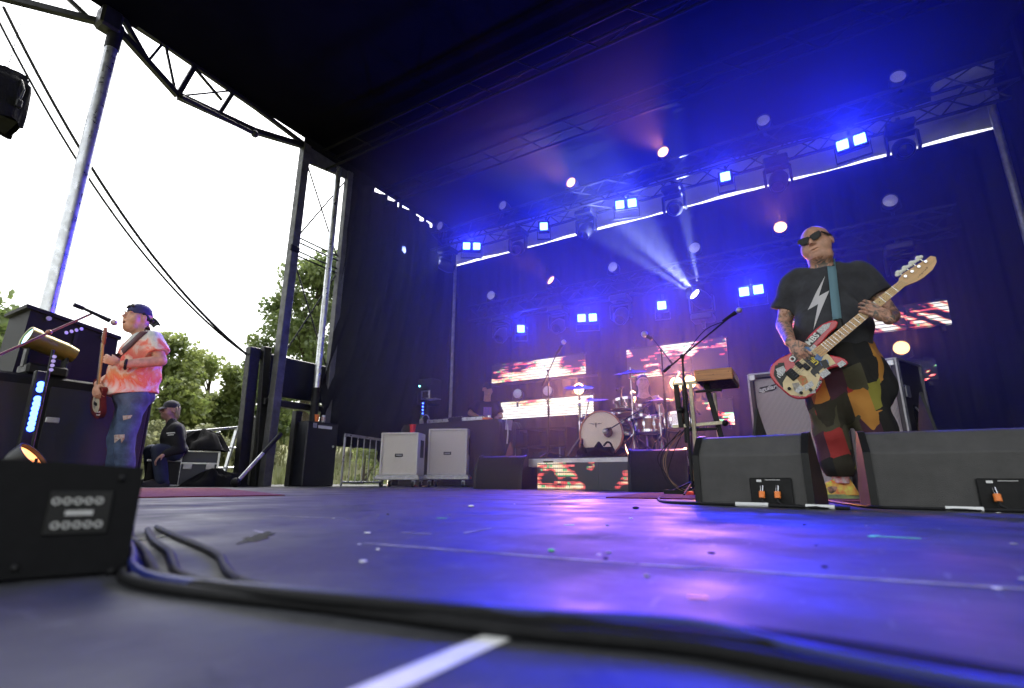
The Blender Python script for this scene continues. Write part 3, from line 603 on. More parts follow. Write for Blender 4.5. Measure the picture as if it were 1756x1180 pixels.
led_screen('lower LED screen band beside the bass cabinet', .25,1.23,1.36,1.61, 8.3, 0, led_mat('led_f',2.4,.52,.55,.60,1.1,3.5,6,slant=-1.6))

# ------------------------------------------------------------------ drum riser and its screen
rs = thing('drum_riser', 'low drum riser with a pale metal edge', 'riser', (-2.3,5.82,0))
MB().box((0,1.15,.36),(2.3,2.3,.04),None,.004).build('deck', mat('riser_carpet',(.015,.015,.017),.9,bump=.3,bscale=200), rs)
MB().box((0,.0,.315),(2.3,.05,.10),None,.004).build('front_rail', mat('pale_alloy',(.55,.55,.55),.45,.6,var=.2), rs)
for x in (-1.12,1.12): MB().box((x,1.15,.315),(.05,2.24,.1),None,.004).build('side_rail', M_['alu_dull'], rs)
for x in (-1.1,0,1.1):
    for y in (.06,1.15,2.24): MB().cyl((x,y,0),(x,y,.28),.025,n=10).build('leg', M_['alu_dull'], rs)
for x in (-.72,.75): MB().box((x,-.028,.325),(.14,.012,.018),None,.005).build('slot_handle', M_['black'], rs)
fp = thing('riser_screen', 'LED screen standing in front of the drum riser', 'screen', (-3.12,5.72,0))
fm = led_mat('led_riser',6.6,.47,.53,.62,.42,2.6,8,grid=True,base=(.05,.05,.052))
for i in range(3): MB().box((.198+i*.396,0,.155),(.394,.05,.31),None,.002).build('screen_tile', fm, fp)
sp_ = thing('small_screen', 'small LED screen low beside the white guitar cabinets', 'screen', (-7.2,7.35,0))
MB().box((.45,0,.13),(.9,.05,.26),None,.002).build('screen_tile', led_mat('led_small',8.1,.5,.55,.62,1.3,2.5,9,grid=True), sp_)

# ------------------------------------------------------------------ floor monitors
PR = [(0,0),(0,.225),(.085,.315),(.15,.325),(.46,.07),(.46,0)]
YZ = Matrix(((0,0,1,0),(1,0,0,0),(0,1,0,0),(0,0,0,1)))
def wedge(label, loc, rz, w, s=1.0, plugs=1, round_=False, m=None):
    root = thing('floor_monitor', label, 'monitor', loc, rz, 'floor monitors')
    pr = PR if not round_ else [(0,0),(-.0,.06),(.02,.18),(.07,.28),(.13,.34),(.2,.36),(.5,.1),(.5,0)]
    pr = [(y*s, z*s) for y, z in pr]
    b = MB().prism(pr, w, YZ).build('cabinet', m or M_['tolex'], root, 20); bv = b.modifiers.new('bevel','BEVEL'); bv.width = .006; bv.segments = 2; bv.limit_method = 'ANGLE'
    big = [((y-.2*s)*1.035+.2*s, max(0,(z-.1*s)*1.03+.1*s)) for y, z in pr]
    for x0 in (-.002, w-.026): MB().prism(big, .028, Matrix.Translation((x0,0,0)) @ YZ).build('end_cheek', M_['plastic'], root, 20)
    a, c = Vector((w/2,pr[-3][0],pr[-3][1])), Vector((w/2,pr[-2][0],pr[-2][1])); d = (c-a)
    MB().bar(a+d*.06+Vector((0,.012,.012)), a+d*.94+Vector((0,.012,.012)), .012, w-.09, up=(0,.6,.8)).build('grille', mat('grille_steel_'+str(round(w*1000)), (.02,.02,.02), .6, bump=.8, bscale=400), root)
    if plugs:
        px0 = w-.235
        pl_ = MB().box((px0+.075,-.004,.062),(.17,.014,.118),None,.004).build('connector_plate', M_['black'], root)
        for k in range(plugs):
            x = px0+.04+k*.062
            MB().cyl((x,-.010,.085),(x,-.03,.055),.0085,n=12).build('plug_collar', M_['chrome'], root)
            MB().cyl((x,-.026,.062),(x,-.034,.035),.0125,n=12).build('plug_body', mat('orange_plug',(.85,.22,.03),.4), root)
            MB().tube([(x,-.034,.035),(x+.002,-.04,.02),(x+.02,-.05,.009),(x+.09,-.055,.007)],.0055,7).build('plug_cable', M_['rubber'], root)
        MB().box((px0+.03,-.012,.108),(.02,.002,.01)).build('plate_mark', M_['white'], root)
        MB().box((px0+.085,-.012,.112),(.06,.002,.003)).build('plate_mark', M_['alu_dull'], root)
    return root
mon_m = mat('grey_black_textured_paint', (.062,.060,.058), .7, var=.15, vscale=12, bump=.3, bscale=260)
wedge('grey black floor monitor between the keyboard stand and the bass player', (-.59,2.64,0), -5, .49, .98, 2, m=mon_m)
wedge('large floor monitor at the right edge in front of the bass player', (.10,2.74,0), 3, .60, 1.0, 1, m=mon_m)
wedge('black floor monitor left of the drum riser screen', (-3.85,5.40,0), 12, .62, 1.12, 0, True)
wedge('black floor monitor right of the drum riser screen', (-1.83,5.25,0), 12, .58, 1.2, 0, True)
# cables along the monitors
def cable(label, pts, r, m='rubber', n=6, name='cable', sides=7, group=None):
    return tag(MB().tube(spline(pts, n), r, sides).build(name, M_[m] if isinstance(m,str) else m), label, 'cable', group)
cable('black cable with white tape running along the foot of the left monitor', [(-.98,3.4,.006),(-.86,2.95,.006),(-.72,2.62,.006),(-.5,2.54,.007),(-.3,2.52,.007),(-.12,2.47,.007),(.02,2.46,.006)], .007)
cable('black cable running along the foot of the right monitor', [(-.06,3.3,.006),(.02,2.95,.006),(.10,2.68,.006),(.25,2.64,.007),(.45,2.62,.007),(.56,2.64,.007)], .007)
for lb, p0, p1 in (('white tape wrap on the cable by the left monitor', (-.40,2.525,.009),(-.27,2.515,.009)),('second white tape wrap on the cable by the left monitor',(-.13,2.475,.009),(-.03,2.462,.009)),('white tape wrap on the cable by the right monitor',(.33,2.632,.009),(.44,2.622,.009))):
    tag(MB().cyl(p0,p1,.0095,n=10).build('tape_wrap', M_['white']), lb, 'tape')

# ------------------------------------------------------------------ cabinets
ivory = mat('ivory_tolex', (.68,.65,.59), .6, var=.06, vscale=20, bump=.25, bscale=260); ivory_cloth = mat('ivory_grille_cloth', (.70,.65,.56), .85, var=.08, vscale=90, bump=.5, bscale=420)
def ivory_cab(label, loc, rz, w, h, z0, red):
    root = thing('guitar_cabinet', label, 'cabinet', loc, rz, 'white guitar cabinets'); d = .36; t = .03
    MB().box((0,d/2+.02,z0+h/2),(w,d-.04,h),None,.01).build('shell', ivory, root)
    for c, s_ in (((-w/2+t/2,.02,z0+h/2),(t,.05,h)),((w/2-t/2,.02,z0+h/2),(t,.05,h)),((0,.02,z0+h-t/2),(w-2*t,.048,t)),((0,.02,z0+t/2),(w-2*t,.048,t))): MB().box(c,s_,None,.006).build('front_frame', ivory, root)
    MB().box((0,.03,z0+h/2),(w-2*t,.03,h-2*t),None,.004).build('grille_cloth', ivory_cloth, root)
    lp = MB().box((.0,.008,z0+h*.46),(.12,.012,.045),None,.004).build('logo_plate', M_['black'], root)
    for k in range(9): MB().box((-.04+k*.010,.0,z0+h*.46+(.002 if k%3 else -.001)),(.007,.003,.010 if k%2 else .013)).build('logo_letter', M_['white'], lp)
    MB().box((w/2+.002,d*.55,z0+h*.62),(.006,.16,.26),None,.002).build('handle_plate', M_['black'], root)
    MB().box((0,d/2,z0-.045),(w+.1,d+.1,.05),None,.008).build('dolly_board', M_['alu_dull'], root); MB().box((0,d/2-.0,z0-.012),(w+.06,d+.06,.02)).build('dolly_lip', M_['alu_dull'], root)
    for sx in (-1,1):
        for sy in (0,1):
            c = Vector((sx*w/2*.85, .0+sy*d, 0)); cs = MB().cyl(c+Vector((-.015,0,.045)), c+Vector((.015,0,.045)), .045, n=18).build('caster_wheel', M_['rubber'], root)
            MB().box(c+Vector((0,.01,.085)),(.05,.07,.03),None,.008).box(c+Vector((.02,.005,.06)),(.006,.05,.06)).box(c+Vector((-.02,.005,.06)),(.006,.05,.06)).build('fork', M_['alu'], cs)
    if red: MB().box((w/2+.04,d*.3,z0-.045),(.025,.12,.03)).build('red_tag', redm, root)
    return root
ivory_cab('white guitar cabinet on a dolly with a red cup on top', (-5.55,5.85,0), 24, .58, .62, .17, False)
ivory_cab('white guitar cabinet on a dolly with its side panel showing', (-5.13,6.47,0), 24, .62, .70, .18, True)
cup((-5.42,5.98,.793), redm, 'red plastic cup on the left white cabinet', .05, .12)
pink_cloth = mat('grey_grille_cloth', (.36,.33,.35), .8, var=.06, vscale=60, bump=.6, bscale=300)
case_edge = mat('case_extrusion', (.38,.37,.40), .38, .8, var=.2, vscale=20)
def stripe_cloth():
    m = mat('ribbed_grille', (.6,.55,.56), .8); nt = m.node_tree; b = nt.nodes['Principled BSDF']; tc = nt.nodes.new('ShaderNodeTexCoord'); w = nt.nodes.new('ShaderNodeTexWave')
    w.inputs['Scale'].default_value = 32; w.inputs['Distortion'].default_value = .2; rp = nt.nodes.new('ShaderNodeValToRGB'); rp.color_ramp.elements[0].color = (.38,.34,.36,1); rp.color_ramp.elements[1].color = (.66,.60,.61,1)
    nt.links.new(tc.outputs['Object'], w.inputs['Vector']); nt.links.new(w.outputs['Fac'], rp.inputs['Fac']); nt.links.new(rp.outputs[0], b.inputs['Base Color'])
    bp = nt.nodes.new('ShaderNodeBump'); bp.inputs['Strength'].default_value = .5; bp.inputs['Distance'].default_value = .004; nt.links.new(w.outputs['Fac'], bp.inputs['Height']); nt.links.new(bp.outputs[0], b.inputs['Normal']); return m
rib = stripe_cloth()
def bass_cab(label, loc, rz, w, h, d, logo, edges):
    root = thing('bass_cabinet', label, 'cabinet', loc, rz, 'bass speaker cabinets'); t = .035
    MB().box((0,d/2+.03,h/2),(w,d-.06,h),None,.008).build('shell', mat('purple_black_laminate',(.03,.026,.034),.4,var=.2), root)
    for c, s_ in (((-w/2+t/2,.02,h/2),(t,.06,h)),((w/2-t/2,.02,h/2),(t,.06,h)),((0,.02,h-t/2),(w-2*t,.058,t)),((0,.02,.03),(w-2*t,.058,.06))): MB().box(c,s_,None,.005).build('front_frame', mat('dark_plum_edge',(.05,.04,.055),.45), root)
    MB().box((0,.04,h/2+.012),(w-2*t,.03,h-2*t-.03),None,.003).build('grille_cloth', rib, root)
    for sx in (-1,1): MB().bar((sx*(w/2+.004),.0,0),(sx*(w/2+.004),.0,h+.006),.018,.022,bev=.003).build('edge_rail', case_edge, root)
    MB().bar((-w/2,-.0,h+.004),(w/2,-.0,h+.004),.02,.018,bev=.003).build('edge_rail', case_edge, root)
    if edges:
        for y in (.02,d): MB().bar((w/2+.006,y,h+.002),(w/2+.006,y,0),.02,.02,bev=.003).build('edge_rail', case_edge, root)
        MB().bar((w/2+.004,0,h+.003),(w/2+.004,d,h+.003),.02,.02,bev=.003).build('edge_rail', case_edge, root)
        for z in (.82,.3):
            for y in (.1,): MB().box((w/2+.012,y,z),(.016,.09,.1),None,.006).build('latch', M_['alu'], root)
        hd = MB().box((w/2+.006,d*.5,.62),(.008,.15,.2),None,.004).build('handle_plate', M_['black'], root); MB().tube([(w/2+.012,d*.5-.05,.56),(w/2+.035,d*.5-.05,.6),(w/2+.035,d*.5-.05,.66),(w/2+.012,d*.5-.05,.70)],.008,6).build('handle', M_['alu'], hd)
        for y in (.12,d-.1): MB().box((w/2+.01,y,.12),(.014,.1,.12),None,.005).build('latch', M_['alu_dull'], root)
    for sx in (-1,1): MB().box((sx*(w/2-.03),-.014,h-.03),(.05,.012,.05),None,.006).build('corner', M_['alu'], root)
    if logo:
        lg = MB().prism([(-.075,-.028),(-.06,.02),(.03,.034),(.075,.042),(.078,.0),(.04,-.018)], .004, Matrix.Translation((-w/2+.14,.022,h-.14)) @ rotm(90,0,0)).build('logo_badge', mat('badge_dark',(.03,.02,.03),.4), root)
        text_mesh('aguilar', .055, M_['white'], lg, Matrix.Translation((-w/2+.14,.015,h-.135)) @ rotm(90,0,0) @ rotm(0,0,9), 'lettering', .001, .25, .0015)
    for sx in (-1,1): MB().cyl((sx*w*.4,.08,0),(sx*w*.4,.08,.01),.02,n=10).build('foot', M_['rubber'], root)
    return root
bass_cab('bass cabinet with a white script logo behind the monitor', (-.27,5.18,0), -3, .66, 1.06, .42, True, False)
bass_cab('bass cabinet in a road case with latches on its side', (.30,5.24,0), -24, .46, 1.08, .5, False, True)
cup((-.2,5.3,1.066), redm, 'red plastic cup on the bass cabinet', .047, .12)
tag(MB().ball((-.36,5.3,1.092),(.055,.04,.028),12,8).build('crumpled_cloth', mat('lavender_rag',(.4,.38,.5),.9,bump=.8,bscale=60)), 'small crumpled rag lying on the bass cabinet', 'rag')

# ------------------------------------------------------------------ microphone stands
def mic_parts(root, tip, back, r=.025, ball=None, body=None):
    tip, back = Vector(tip), Vector(back); d = (tip-back).normalized()
    mc = MB().tube([back, back+(tip-back)*.5, tip-d*r*1.2], [r*.45,r*.55,r*.75], 12).build('microphone', body or M_['black'], root)
    MB().ball(tip, (r,r,r), 14, 10).build('grille_ball', ball or M_['alu_dull'], mc); return mc
def mic_stand(label, base, h, top_off, a, b, mic, legs=True, m=None, mr=.025, tripod=.26):
    m = m or M_['black']; root = thing('mic_stand', label, 'microphone stand', base, 0, 'microphone stands')
    MB().cyl((0,0,.06),(top_off[0]*.5,top_off[1]*.5,h*.55),.011,n=10).build('lower_tube', m, root); MB().cyl((top_off[0]*.5,top_off[1]*.5,h*.5),(top_off[0],top_off[1],h),.008,n=10).build('upper_tube', m, root)
    MB().cyl((top_off[0]*.5,top_off[1]*.5,h*.5-.02),(top_off[0]*.52,top_off[1]*.52,h*.58),.017,n=10).build('clutch', M_['plastic'], root)
    if legs:
        for k in range(3):
            t = 2.1*k+.5; MB().tube([(0,0,.1),(tripod*math.cos(t),tripod*math.sin(t),.012)],.008,6).build('leg', m, root)
    else: MB().lathe([(0,.03),(.03,.03),(.13,.012),(.135,0),(0,0)],24).build('round_base', m, root)
    MB().cyl(Vector(a),Vector(b),.007,n=8).build('boom', m, root); MB().ball((top_off[0],top_off[1],h),.02,10,8).build('joint', m, root)
    A = Vector(a); d = (A-Vector(b)).normalized(); MB().cyl(A, A+d*.07, .013, n=10).build('counterweight', m, root)
    if mic: mic_parts(root, *mic, r=mr)
    return root
mic_stand('tall microphone stand with tilted boom in front of the lower screen band', (-3.27,6.3,.38), 1.2, (0,0), (-.06,0,1.06), (.22,0,1.58), ((.25,0,1.58),(.14,0,1.43)), mr=.035)
mic_stand('microphone stand on the riser with an overhead microphone beside the drummer', (-1.62,6.05,.38), 1.23, (.0,0), (.09,0,1.1), (-.11,0,1.42), ((-.19,0,1.46),(-.10,0,1.38)), mr=.04)
ms = mic_stand('black boom microphone stand beside the keyboard', (-.96,4.2,0), 1.08, (0,0), (-.1,0,1.01), (.40,0,1.36), ((.46,0,1.395),(.33,0,1.325)), mr=.024)
MB().tube(spline([(.33,0,1.32),(.2,.01,1.28),(.08,.01,1.16),(0,.02,1.03),(.02,.02,.6),(.0,.02,.1)],8),.0035,6).build('mic_cable', M_['rubber'], ms)
# ------------------------------------------------------------------ synthesizer on its stand
sy = thing('synthesizer', 'small wooden sided synthesizer on a metal stand', 'keyboard', (-.74,4.39,.855), 3)
MB().box((0,0,.035),(.26,.44,.07),None,.004).build('case', M_['black'], sy)
wood = mat('orange_wood', (.42,.17,.05), .4, var=.3, vscale=6, stretch=(1,8,12), coat=.3)
MB().box((0,-.228,.045),(.275,.018,.09),None,.004).build('wooden_side', wood, sy); MB().box((0,.228,.045),(.275,.018,.09),None,.004).build('wooden_side', wood, sy); MB().box((.136,0,.05),(.014,.44,.06),None,.003).build('wooden_front', wood, sy)
for k in range(14): MB().box((.085,-.2+k*.031,.076),(.085,.029,.012),None,.002).build('white_key', M_['white'], sy)
for k in range(8): MB().cyl((-.05-.05*(k%2),-.18+k*.05,.07),(-.05-.05*(k%2),-.18+k*.05,.088),.01,n=10).build('knob', M_['plastic'], sy)
for p in ((-.11,-.239,.06),(.11,-.239,.06),(0,-.239,.045)): MB().cyl((p[0],p[1]+.003,p[2]),(p[0],p[1],p[2]),.003,n=8).build('screw', M_['black'], sy)
ks = thing('keyboard_stand', 'metal keyboard stand with a post coloured as if warmly lit and hanging wires', 'stand', (-.9,4.3,0))
pale = mat('metal_painted_warm_lit', (.55,.50,.36), .4, .5, var=.25, vscale=20); bk = M_['black']  # yellowish pale tone paints warm lamp light onto the stand's metal
for p0, p1, w, m_, nm in (((-.03,-.02,.03),(-.03,-.02,.86),.028,pale,'post'),((.1,.25,.03),(.1,.25,.82),.024,pale,'post'),((-.13,0,.52),(-.15,0,.87),.04,bk,'arm'),((-.1,.02,.4),(-.09,.03,.87),.035,bk,'arm'),((.16,.04,.42),(.08,.03,.86),.04,bk,'arm'),((-.2,0,.53),(.2,.0,.545),.028,pale,'crossbar'),((-.18,.01,.875),(.02,.01,.88),.026,pale,'crossbar'),((.0,.0,.80),(.2,.0,.80),.02,bk,'crossbar'),((-.1,-.0,.50),(.14,.0,.50),.02,bk,'crossbar'),((-.3,-.02,.02),(.1,-.02,.02),.035,bk,'foot'),((-.3,.4,.02),(.1,.4,.02),.035,bk,'foot'),((-.1,-.02,.04),(-.1,.4,.04),.03,bk,'spine')):
    MB().bar(p0,p1,w,w,bev=.003).build(nm, m_, ks)
MB().ball((-.13,0,.66),.032,12,8).build('clamp_knob', bk, ks); MB().ball((.2,.0,.54),.025,12,8).build('clamp_knob', bk, ks)
rg = random.Random(9)
for k in range(5):
    x = -.12+rg.uniform(-.03,.03); MB().tube(spline([(x,.02,.5),(x-.1-.03*k,.0,.3),(x-.13+rg.uniform(-.03,.03),-.02,.12),(x+.0,-.04,.03),(x+.08,-.03,.12),(x+.05,0,.3)],7),.0035,6).build('wire', mat('copper_wire',(.2,.13,.06),.45) if k%2 else M_['rubber'], ks)
tag(MB().prism([(-1.02,4.18),(-.95,4.17),(-.96,4.24),(-1.03,4.25)],.025,None,0,.005).build('red_cloth', redm), 'scrap of red fabric at the foot of the keyboard stand', 'cloth')

# ------------------------------------------------------------------ drum kit
kit_dark = mat('dark_green_lacquer', (.012,.03,.032), .15, coat=.8, var=.3, vscale=5); head_m = mat('drum_head_peach', (.82,.68,.56), .5, var=.05, vscale=4); wood_hoop = mat('copper_hoop', (.45,.16,.08), .35, var=.2, coat=.4); kwood = mat('amber_shell', (.4,.17,.04), .3, coat=.5, var=.3, vscale=5, stretch=(1,1,6))
CH = M_['chrome']
def drum(name, label, c, ax, r, d, shell, hoop, headm, lugs=8, hoop_w=.012):
    M = axis_m((0,0,0), ax); root = thing(name, label, 'drum', c); 
    def add(nm, mb, m_): o = inst(nm, mb.mesh(nm, m_), root, M); return o
    add('shell', MB().lathe([(r,0),(r,d)],36), shell); add('batter_head', MB().lathe([(0,d+.004),(r*.7,d+.005),(r,d+.002)],36), headm); add('bottom_head', MB().lathe([(r,-.002),(r*.7,-.004),(0,-.004)],36), headm)
    for z in (0,d): add('hoop', MB().lathe([(r+.004,z-hoop_w*1.4),(r+hoop_w,z-hoop_w*1.4),(r+hoop_w,z+hoop_w*1.4),(r+.004,z+hoop_w*1.4),(r+.002,z)],36), hoop)
    for k in range(lugs):
        a = 2*math.pi*k/lugs; add('lug', MB().cyl(((r+.012)*math.cos(a),(r+.012)*math.sin(a),.02),((r+.012)*math.cos(a),(r+.012)*math.sin(a),d-.02),.006,n=6).box(((r+.01)*math.cos(a),(r+.01)*math.sin(a),d/2),(.03,.03,.05)), CH)
    return root
bdm = drum('bass_drum', 'large bass drum with a peach front head', (-2.45,6.52,.665), (0,-1,0), .27, .40, kit_dark, wood_hoop, head_m, 10, .016)
em = MB()   # winged emblem on the head
em.prism([(-.012,.028),(-.004,.028),(.0,.0),(.004,.028),(.012,.028),(.003,-.03),(-.003,-.03)],.001); em.prism([(-.016,.016),(-.02,.019),(-.1,.026),(-.06,.017)],.001); em.prism([(.016,.016),(.02,.019),(.1,.026),(.06,.017)],.001); em.prism([(-.014,.009),(-.018,.012),(-.06,.012),(-.04,.009)],.001); em.prism([(.014,.009),(.018,.012),(.06,.012),(.04,.009)],.001)
o = em.build('emblem', M_['black'], bdm); o.matrix_local = Matrix.Translation((-.06,-.409,.11)) @ rotm(90,0,0)
for sx in (-1,1): MB().cyl((sx*.24,-.28,-.1),(sx*.34,-.42,-.275),.01,n=8).build('spur', CH, bdm)
pa = thing('drum_pillow', 'black cloth bag leaning on the bass drum', 'bag', (-2.47,6.02,.38))
mb = MB(); mb.grid(lambda u, v: ((u-.5)*.5*(1-.25*v), -.02+.08*math.sin(math.pi*v)*(-1)+.03*math.sin(9*u), .02+.15*v*(.75-.6*abs(u-.5)+.30*math.sin(9*u+2.2)+.12*math.sin(23*u))), 24, 8); mb.box((0,.03,.06),(.42,.08,.12),None,.03); mb.build('bag_body', M_['cloth_black'], pa, 60)
MB().tube(spline([(.10,-.03,.13),(.15,-.04,.17),(.19,-.03,.15),(.22,-.02,.06)],6),.012,6).build('strap', M_['cloth_black'], pa)
drum('rack_tom', 'dark lacquered rack tom above the bass drum', (-2.19,6.34,.92), (-.12,.1,1), .135, .17, kit_dark, CH, M_['white'], 6)
drum('rack_tom', 'smaller dark tom behind the rack tom', (-2.10,6.62,.90), (-.1,.15,1), .10, .13, kit_dark, CH, M_['white'], 6)
drum('floor_tom', 'amber wooden drum at the centre of the kit', (-2.04,6.72,.72), (0,.05,1), .15, .17, kwood, CH, M_['white'], 8)
drum('snare_drum', 'silver drum at the right of the kit lit from behind', (-1.66,6.75,.76), (-.05,.1,1), .15, .16, mat('steel_shell',(.6,.58,.6),.25,.9), CH, M_['white'], 8)
drum('side_snare', 'amber snare half hidden behind the tall cymbal stand', (-2.25,6.95,.76), (0,0,1), .17, .14, kwood, CH, M_['white'], 8)
cym_m = mat('bronze_cymbal', (.035,.022,.014), .5, .25, var=.2, vscale=30, rvar=.08)
def cymbal_stand(label, base, hgt, top, r, tilt, legs=True, base_r=.24, hat=False):
    root = thing('cymbal_stand', label, 'cymbal', base, 0, 'cymbals on stands')
    MB().cyl((0,0,.1),(0,0,hgt*.55),.0125,n=12).build('lower_tube', CH, root); MB().cyl((0,0,hgt*.5),Vector(top),.008,n=10).build('upper_tube', CH, root)
    for z in (hgt*.52,hgt*.78): MB().cyl((0,0,z-.025),(0,0,z+.02),.018,n=12).box((.025,0,z),(.03,.012,.012)).build('clamp', CH, root)
    for k in range(3):
        a = 2.1*k+.9; lg = MB().bar((0,0,.28),(base_r*math.cos(a),base_r*math.sin(a),.015),.02,.012).build('leg', CH, root); MB().ball((base_r*math.cos(a),base_r*math.sin(a),.014),.014,8,6).build('rubber_foot', M_['rubber'], lg)
    T = Matrix.Translation(top) @ rotm(*tilt); prof = [(0,.018),(r*.14,.014),(r*.2,.0),(r*.6,-.010),(r,-.024),(r,-.0255),(r*.6,-.0115),(r*.2,-.0015),(0,.0165)]
    inst('cymbal', MB().lathe(prof,40).mesh('cymbal', cym_m, 60), root, T)
    if hat: inst('cymbal', MB().lathe([(a_,-b_-.055) for a_, b_ in prof],40).mesh('cymbal', cym_m, 60), root, T)
    MB().cyl(Vector(top)+Vector((0,0,.01)),Vector(top)+Vector((0,0,.05)),.006,n=8).build('wing_nut', CH, root); return root
cymbal_stand('dark cymbal on a chrome stand in front of the warm lamp', (-2.86,6.4,.38), .9, (.02,-.05,.955), .2, (14,6,0))
cymbal_stand('wide dark cymbal above the bass drum', (-2.72,6.16,.38), .68, (.12,-.02,.73), .245, (10,0,0))
cymbal_stand('highest cymbal with a blue glint above the drummer', (-2.06,6.2,.38), 1.0, (0,0,1.05), .215, (12,0,0), base_r=.3)
cymbal_stand('pair of hi hat cymbals beside the drummer', (-1.84,6.6,.38), .7, (0,0,.74), .17, (6,0,0), hat=True)
km = mic_stand('short boom stand with its microphone against the bass drum head', (-1.95,6.0,.38), .42, (-.05,0), (.12,.1,.6), (-.34,-.02,.32), ((-.385,-.03,.30),(-.31,-.02,.335)), mr=.035, tripod=.18)
tag(MB().lathe([(0,.0),(.05,0),(.06,.01),(.05,.02),(0,.022)],20,axis_m((-2.34,6.085,.675),(0,-1,0))).build('microphone_port', mat('brown_ring',(.12,.05,.03),.5)), 'round brown microphone port ring on the bass drum head', 'port ring')
mic_stand('thin stand with a microphone on the rack tom', (-2.2,6.2,.95), .28, (0,.02), (-.01,.02,.28), (.02,.08,.31), ((.0,.02,.28),(.0,.05,.22)), legs=False, mr=.012)
mic_stand('leaning microphone stand right of the drummer', (-1.40,6.9,.38), .9, (-.2,0), (-.05,0,.6), (-.30,0,1.0), ((-.24,0,1.12),(-.34,0,.95)), mr=.02)
# warm lamps behind the kit
def floor_lamp(label, loc, h, e, aim=(0,-1,-.12), pair=False):
    root = thing('floor_lamp', label, 'stage light', loc, 0, 'warm lamps behind the drum kit'); MB().cyl((0,0,0),(0,0,h-.1),.016,n=10).build('stem', bk, root); MB().lathe([(0,.02),(.12,.015),(.13,0),(0,0)],20).build('base', bk, root)
    M = axis_m((0,0,h), Vector(aim)); inst('can', MB().lathe([(0,-.16),(.06,-.15),(.09,-.06),(.095,.02),(.085,.02)],20).mesh('can', fix_m), root, M); inst('lens', MB().lathe([(0,.014),(.05,.01),(.084,.0)],20).mesh('lens', M_['warm_hot']), root, M)
    d = Vector(aim).normalized(); lamp('lamp','SPOT',root,tuple(Vector((0,0,h))+d*.06),tuple(Vector((0,0,h))+d*3),e,(1.0,.36,.12),.07,112,.8); return root
floor_lamp('bright warm lamp glowing under the raised cymbal', (-3.12,7.0,.0), 1.42, 100)
floor_lamp('bright warm lamp behind the keyboard stand, nearer the drummer', (-1.74,7.15,.38), 1.02, 100)
floor_lamp('bright warm lamp behind the keyboard stand, farther from the drummer', (-1.56,7.15,.38), 1.02, 100)

# ------------------------------------------------------------------ disc jockey table
dj = thing('dj_table', 'long table under a black cloth with disc jockey gear', 'table', (-5.4,7.15,0))
def clothfn(u, v):
    a = 2*math.pi*u; q = lambda t: max(-1,min(1,1.45*t)); x, y = q(math.cos(a))*1.02, q(math.sin(a))*.36
    if v < .3: k = v/.3; return (x*k, y*k, 1.03)
    k = (v-.3)/.7; w = 1+.05*k*math.sin(19*a)+.04*k*math.sin(31*a+1); return (x*w, y*(1+.1*k*math.sin(19*a)), 1.03-1.02*k)
MB().grid(clothfn, 120, 14).build('tablecloth', mat('black_table_cloth',(.02,.012,.010),.8,sheen=.3), dj, 60)
for sx in (-.9,.9):
    for sy in (-.28,.28): MB().cyl((sx,sy,0),(sx,sy,1.0),.02,n=8).build('leg', M_['black'], dj)
MB().box((0,0,1.01),(1.9,.64,.03)).build('tabletop', M_['black'], dj)
def turntable(x, label):
    root = thing('turntable', label, 'turntable', (x,7.1,1.035)); MB().box((0,0,.04),(.4,.34,.06),None,.008).build('plinth', M_['alu'], root); MB().cyl((-.04,0,.07),(-.04,0,.085),.15,n=32).build('platter', M_['black'], root); MB().tube([(.15,.12,.09),(.15,-.02,.1),(.08,-.08,.095)],.006,6).build('tone_arm', CH, root); MB().cyl((.15,.12,.07),(.15,.12,.11),.03,n=14).build('arm_base', CH, root); return root
turntable(-5.72, 'silver turntable at the end of the table near the tower'); turntable(-5.02, 'silver turntable under the hand of the disc jockey')
mx = thing('dj_mixer', 'black mixer between the two turntables', 'mixer', (-5.36,7.1,1.035)); MB().box((0,0,.045),(.27,.34,.08),None,.008).build('case', M_['black'], mx)
for i in range(4):
    for j in range(3): MB().cyl((-.09+i*.06,-.1+j*.08,.085),(-.09+i*.06,-.1+j*.08,.1),.011,n=8).build('knob', M_['alu_dull'], mx)
hp = thing('headphones', 'headphones resting on the table edge', 'headphones', (-6.08,7.02,1.035)); MB().tube([(.085*math.cos(t),0,.09+.085*math.sin(t)) for t in np.linspace(-.3,3.44,14)],.009,7).build('headband', M_['alu'], hp)
for sx in (-1,1): MB().cyl((sx*.075,0,.05),(sx*.1,0,.05),.045,n=18).build('ear_cup', M_['alu_dull'], hp)
bo = thing('beer_bottle', 'green glass bottle on the table beside the light column', 'bottle', (-6.26,7.12,1.035)); MB().lathe([(0,0),(.032,0),(.033,.01),(.033,.14),(.014,.19),(.013,.25),(0,.25)],18).build('glass', mat('green_glass',(.05,.16,.05),.1,coat=.6), bo); MB().lathe([(.0335,.04),(.0335,.12)],18).build('paper_label', mat('label_cream',(.55,.5,.25),.6), bo)
tag(MB().box((-4.78,7.02,1.06),(.16,.12,.05),None,.006).build('orange_box', orm), 'small orange case on the end of the table', 'box')
pb = thing('hanging_papers', 'pale papers hanging from the corner of the table', 'paper', (-4.37,7.0,.75)); MB().box((0,0,.2),(.02,.16,.16),rotm(0,8,0)).build('sheet', mat('lilac_paper',(.5,.46,.6),.7), pb); MB().tube(spline([(.02,-.05,.25),(.05,-.06,.1),(.03,-.05,-.1)],5),.012,6).build('strap', M_['white'], pb)
lc = thing('light_column', 'slim black column with a row of blue light dots and a small screen', 'light column', (-6.42,7.35,0)); MB().box((0,0,.8),(.1,.08,1.6),None,.01).build('column', M_['black'], lc)
for k in range(7): MB().ball((.02,-.045,1.10+k*.062),.014,8,6).build('light_dot', M_['blue_bar'], lc)
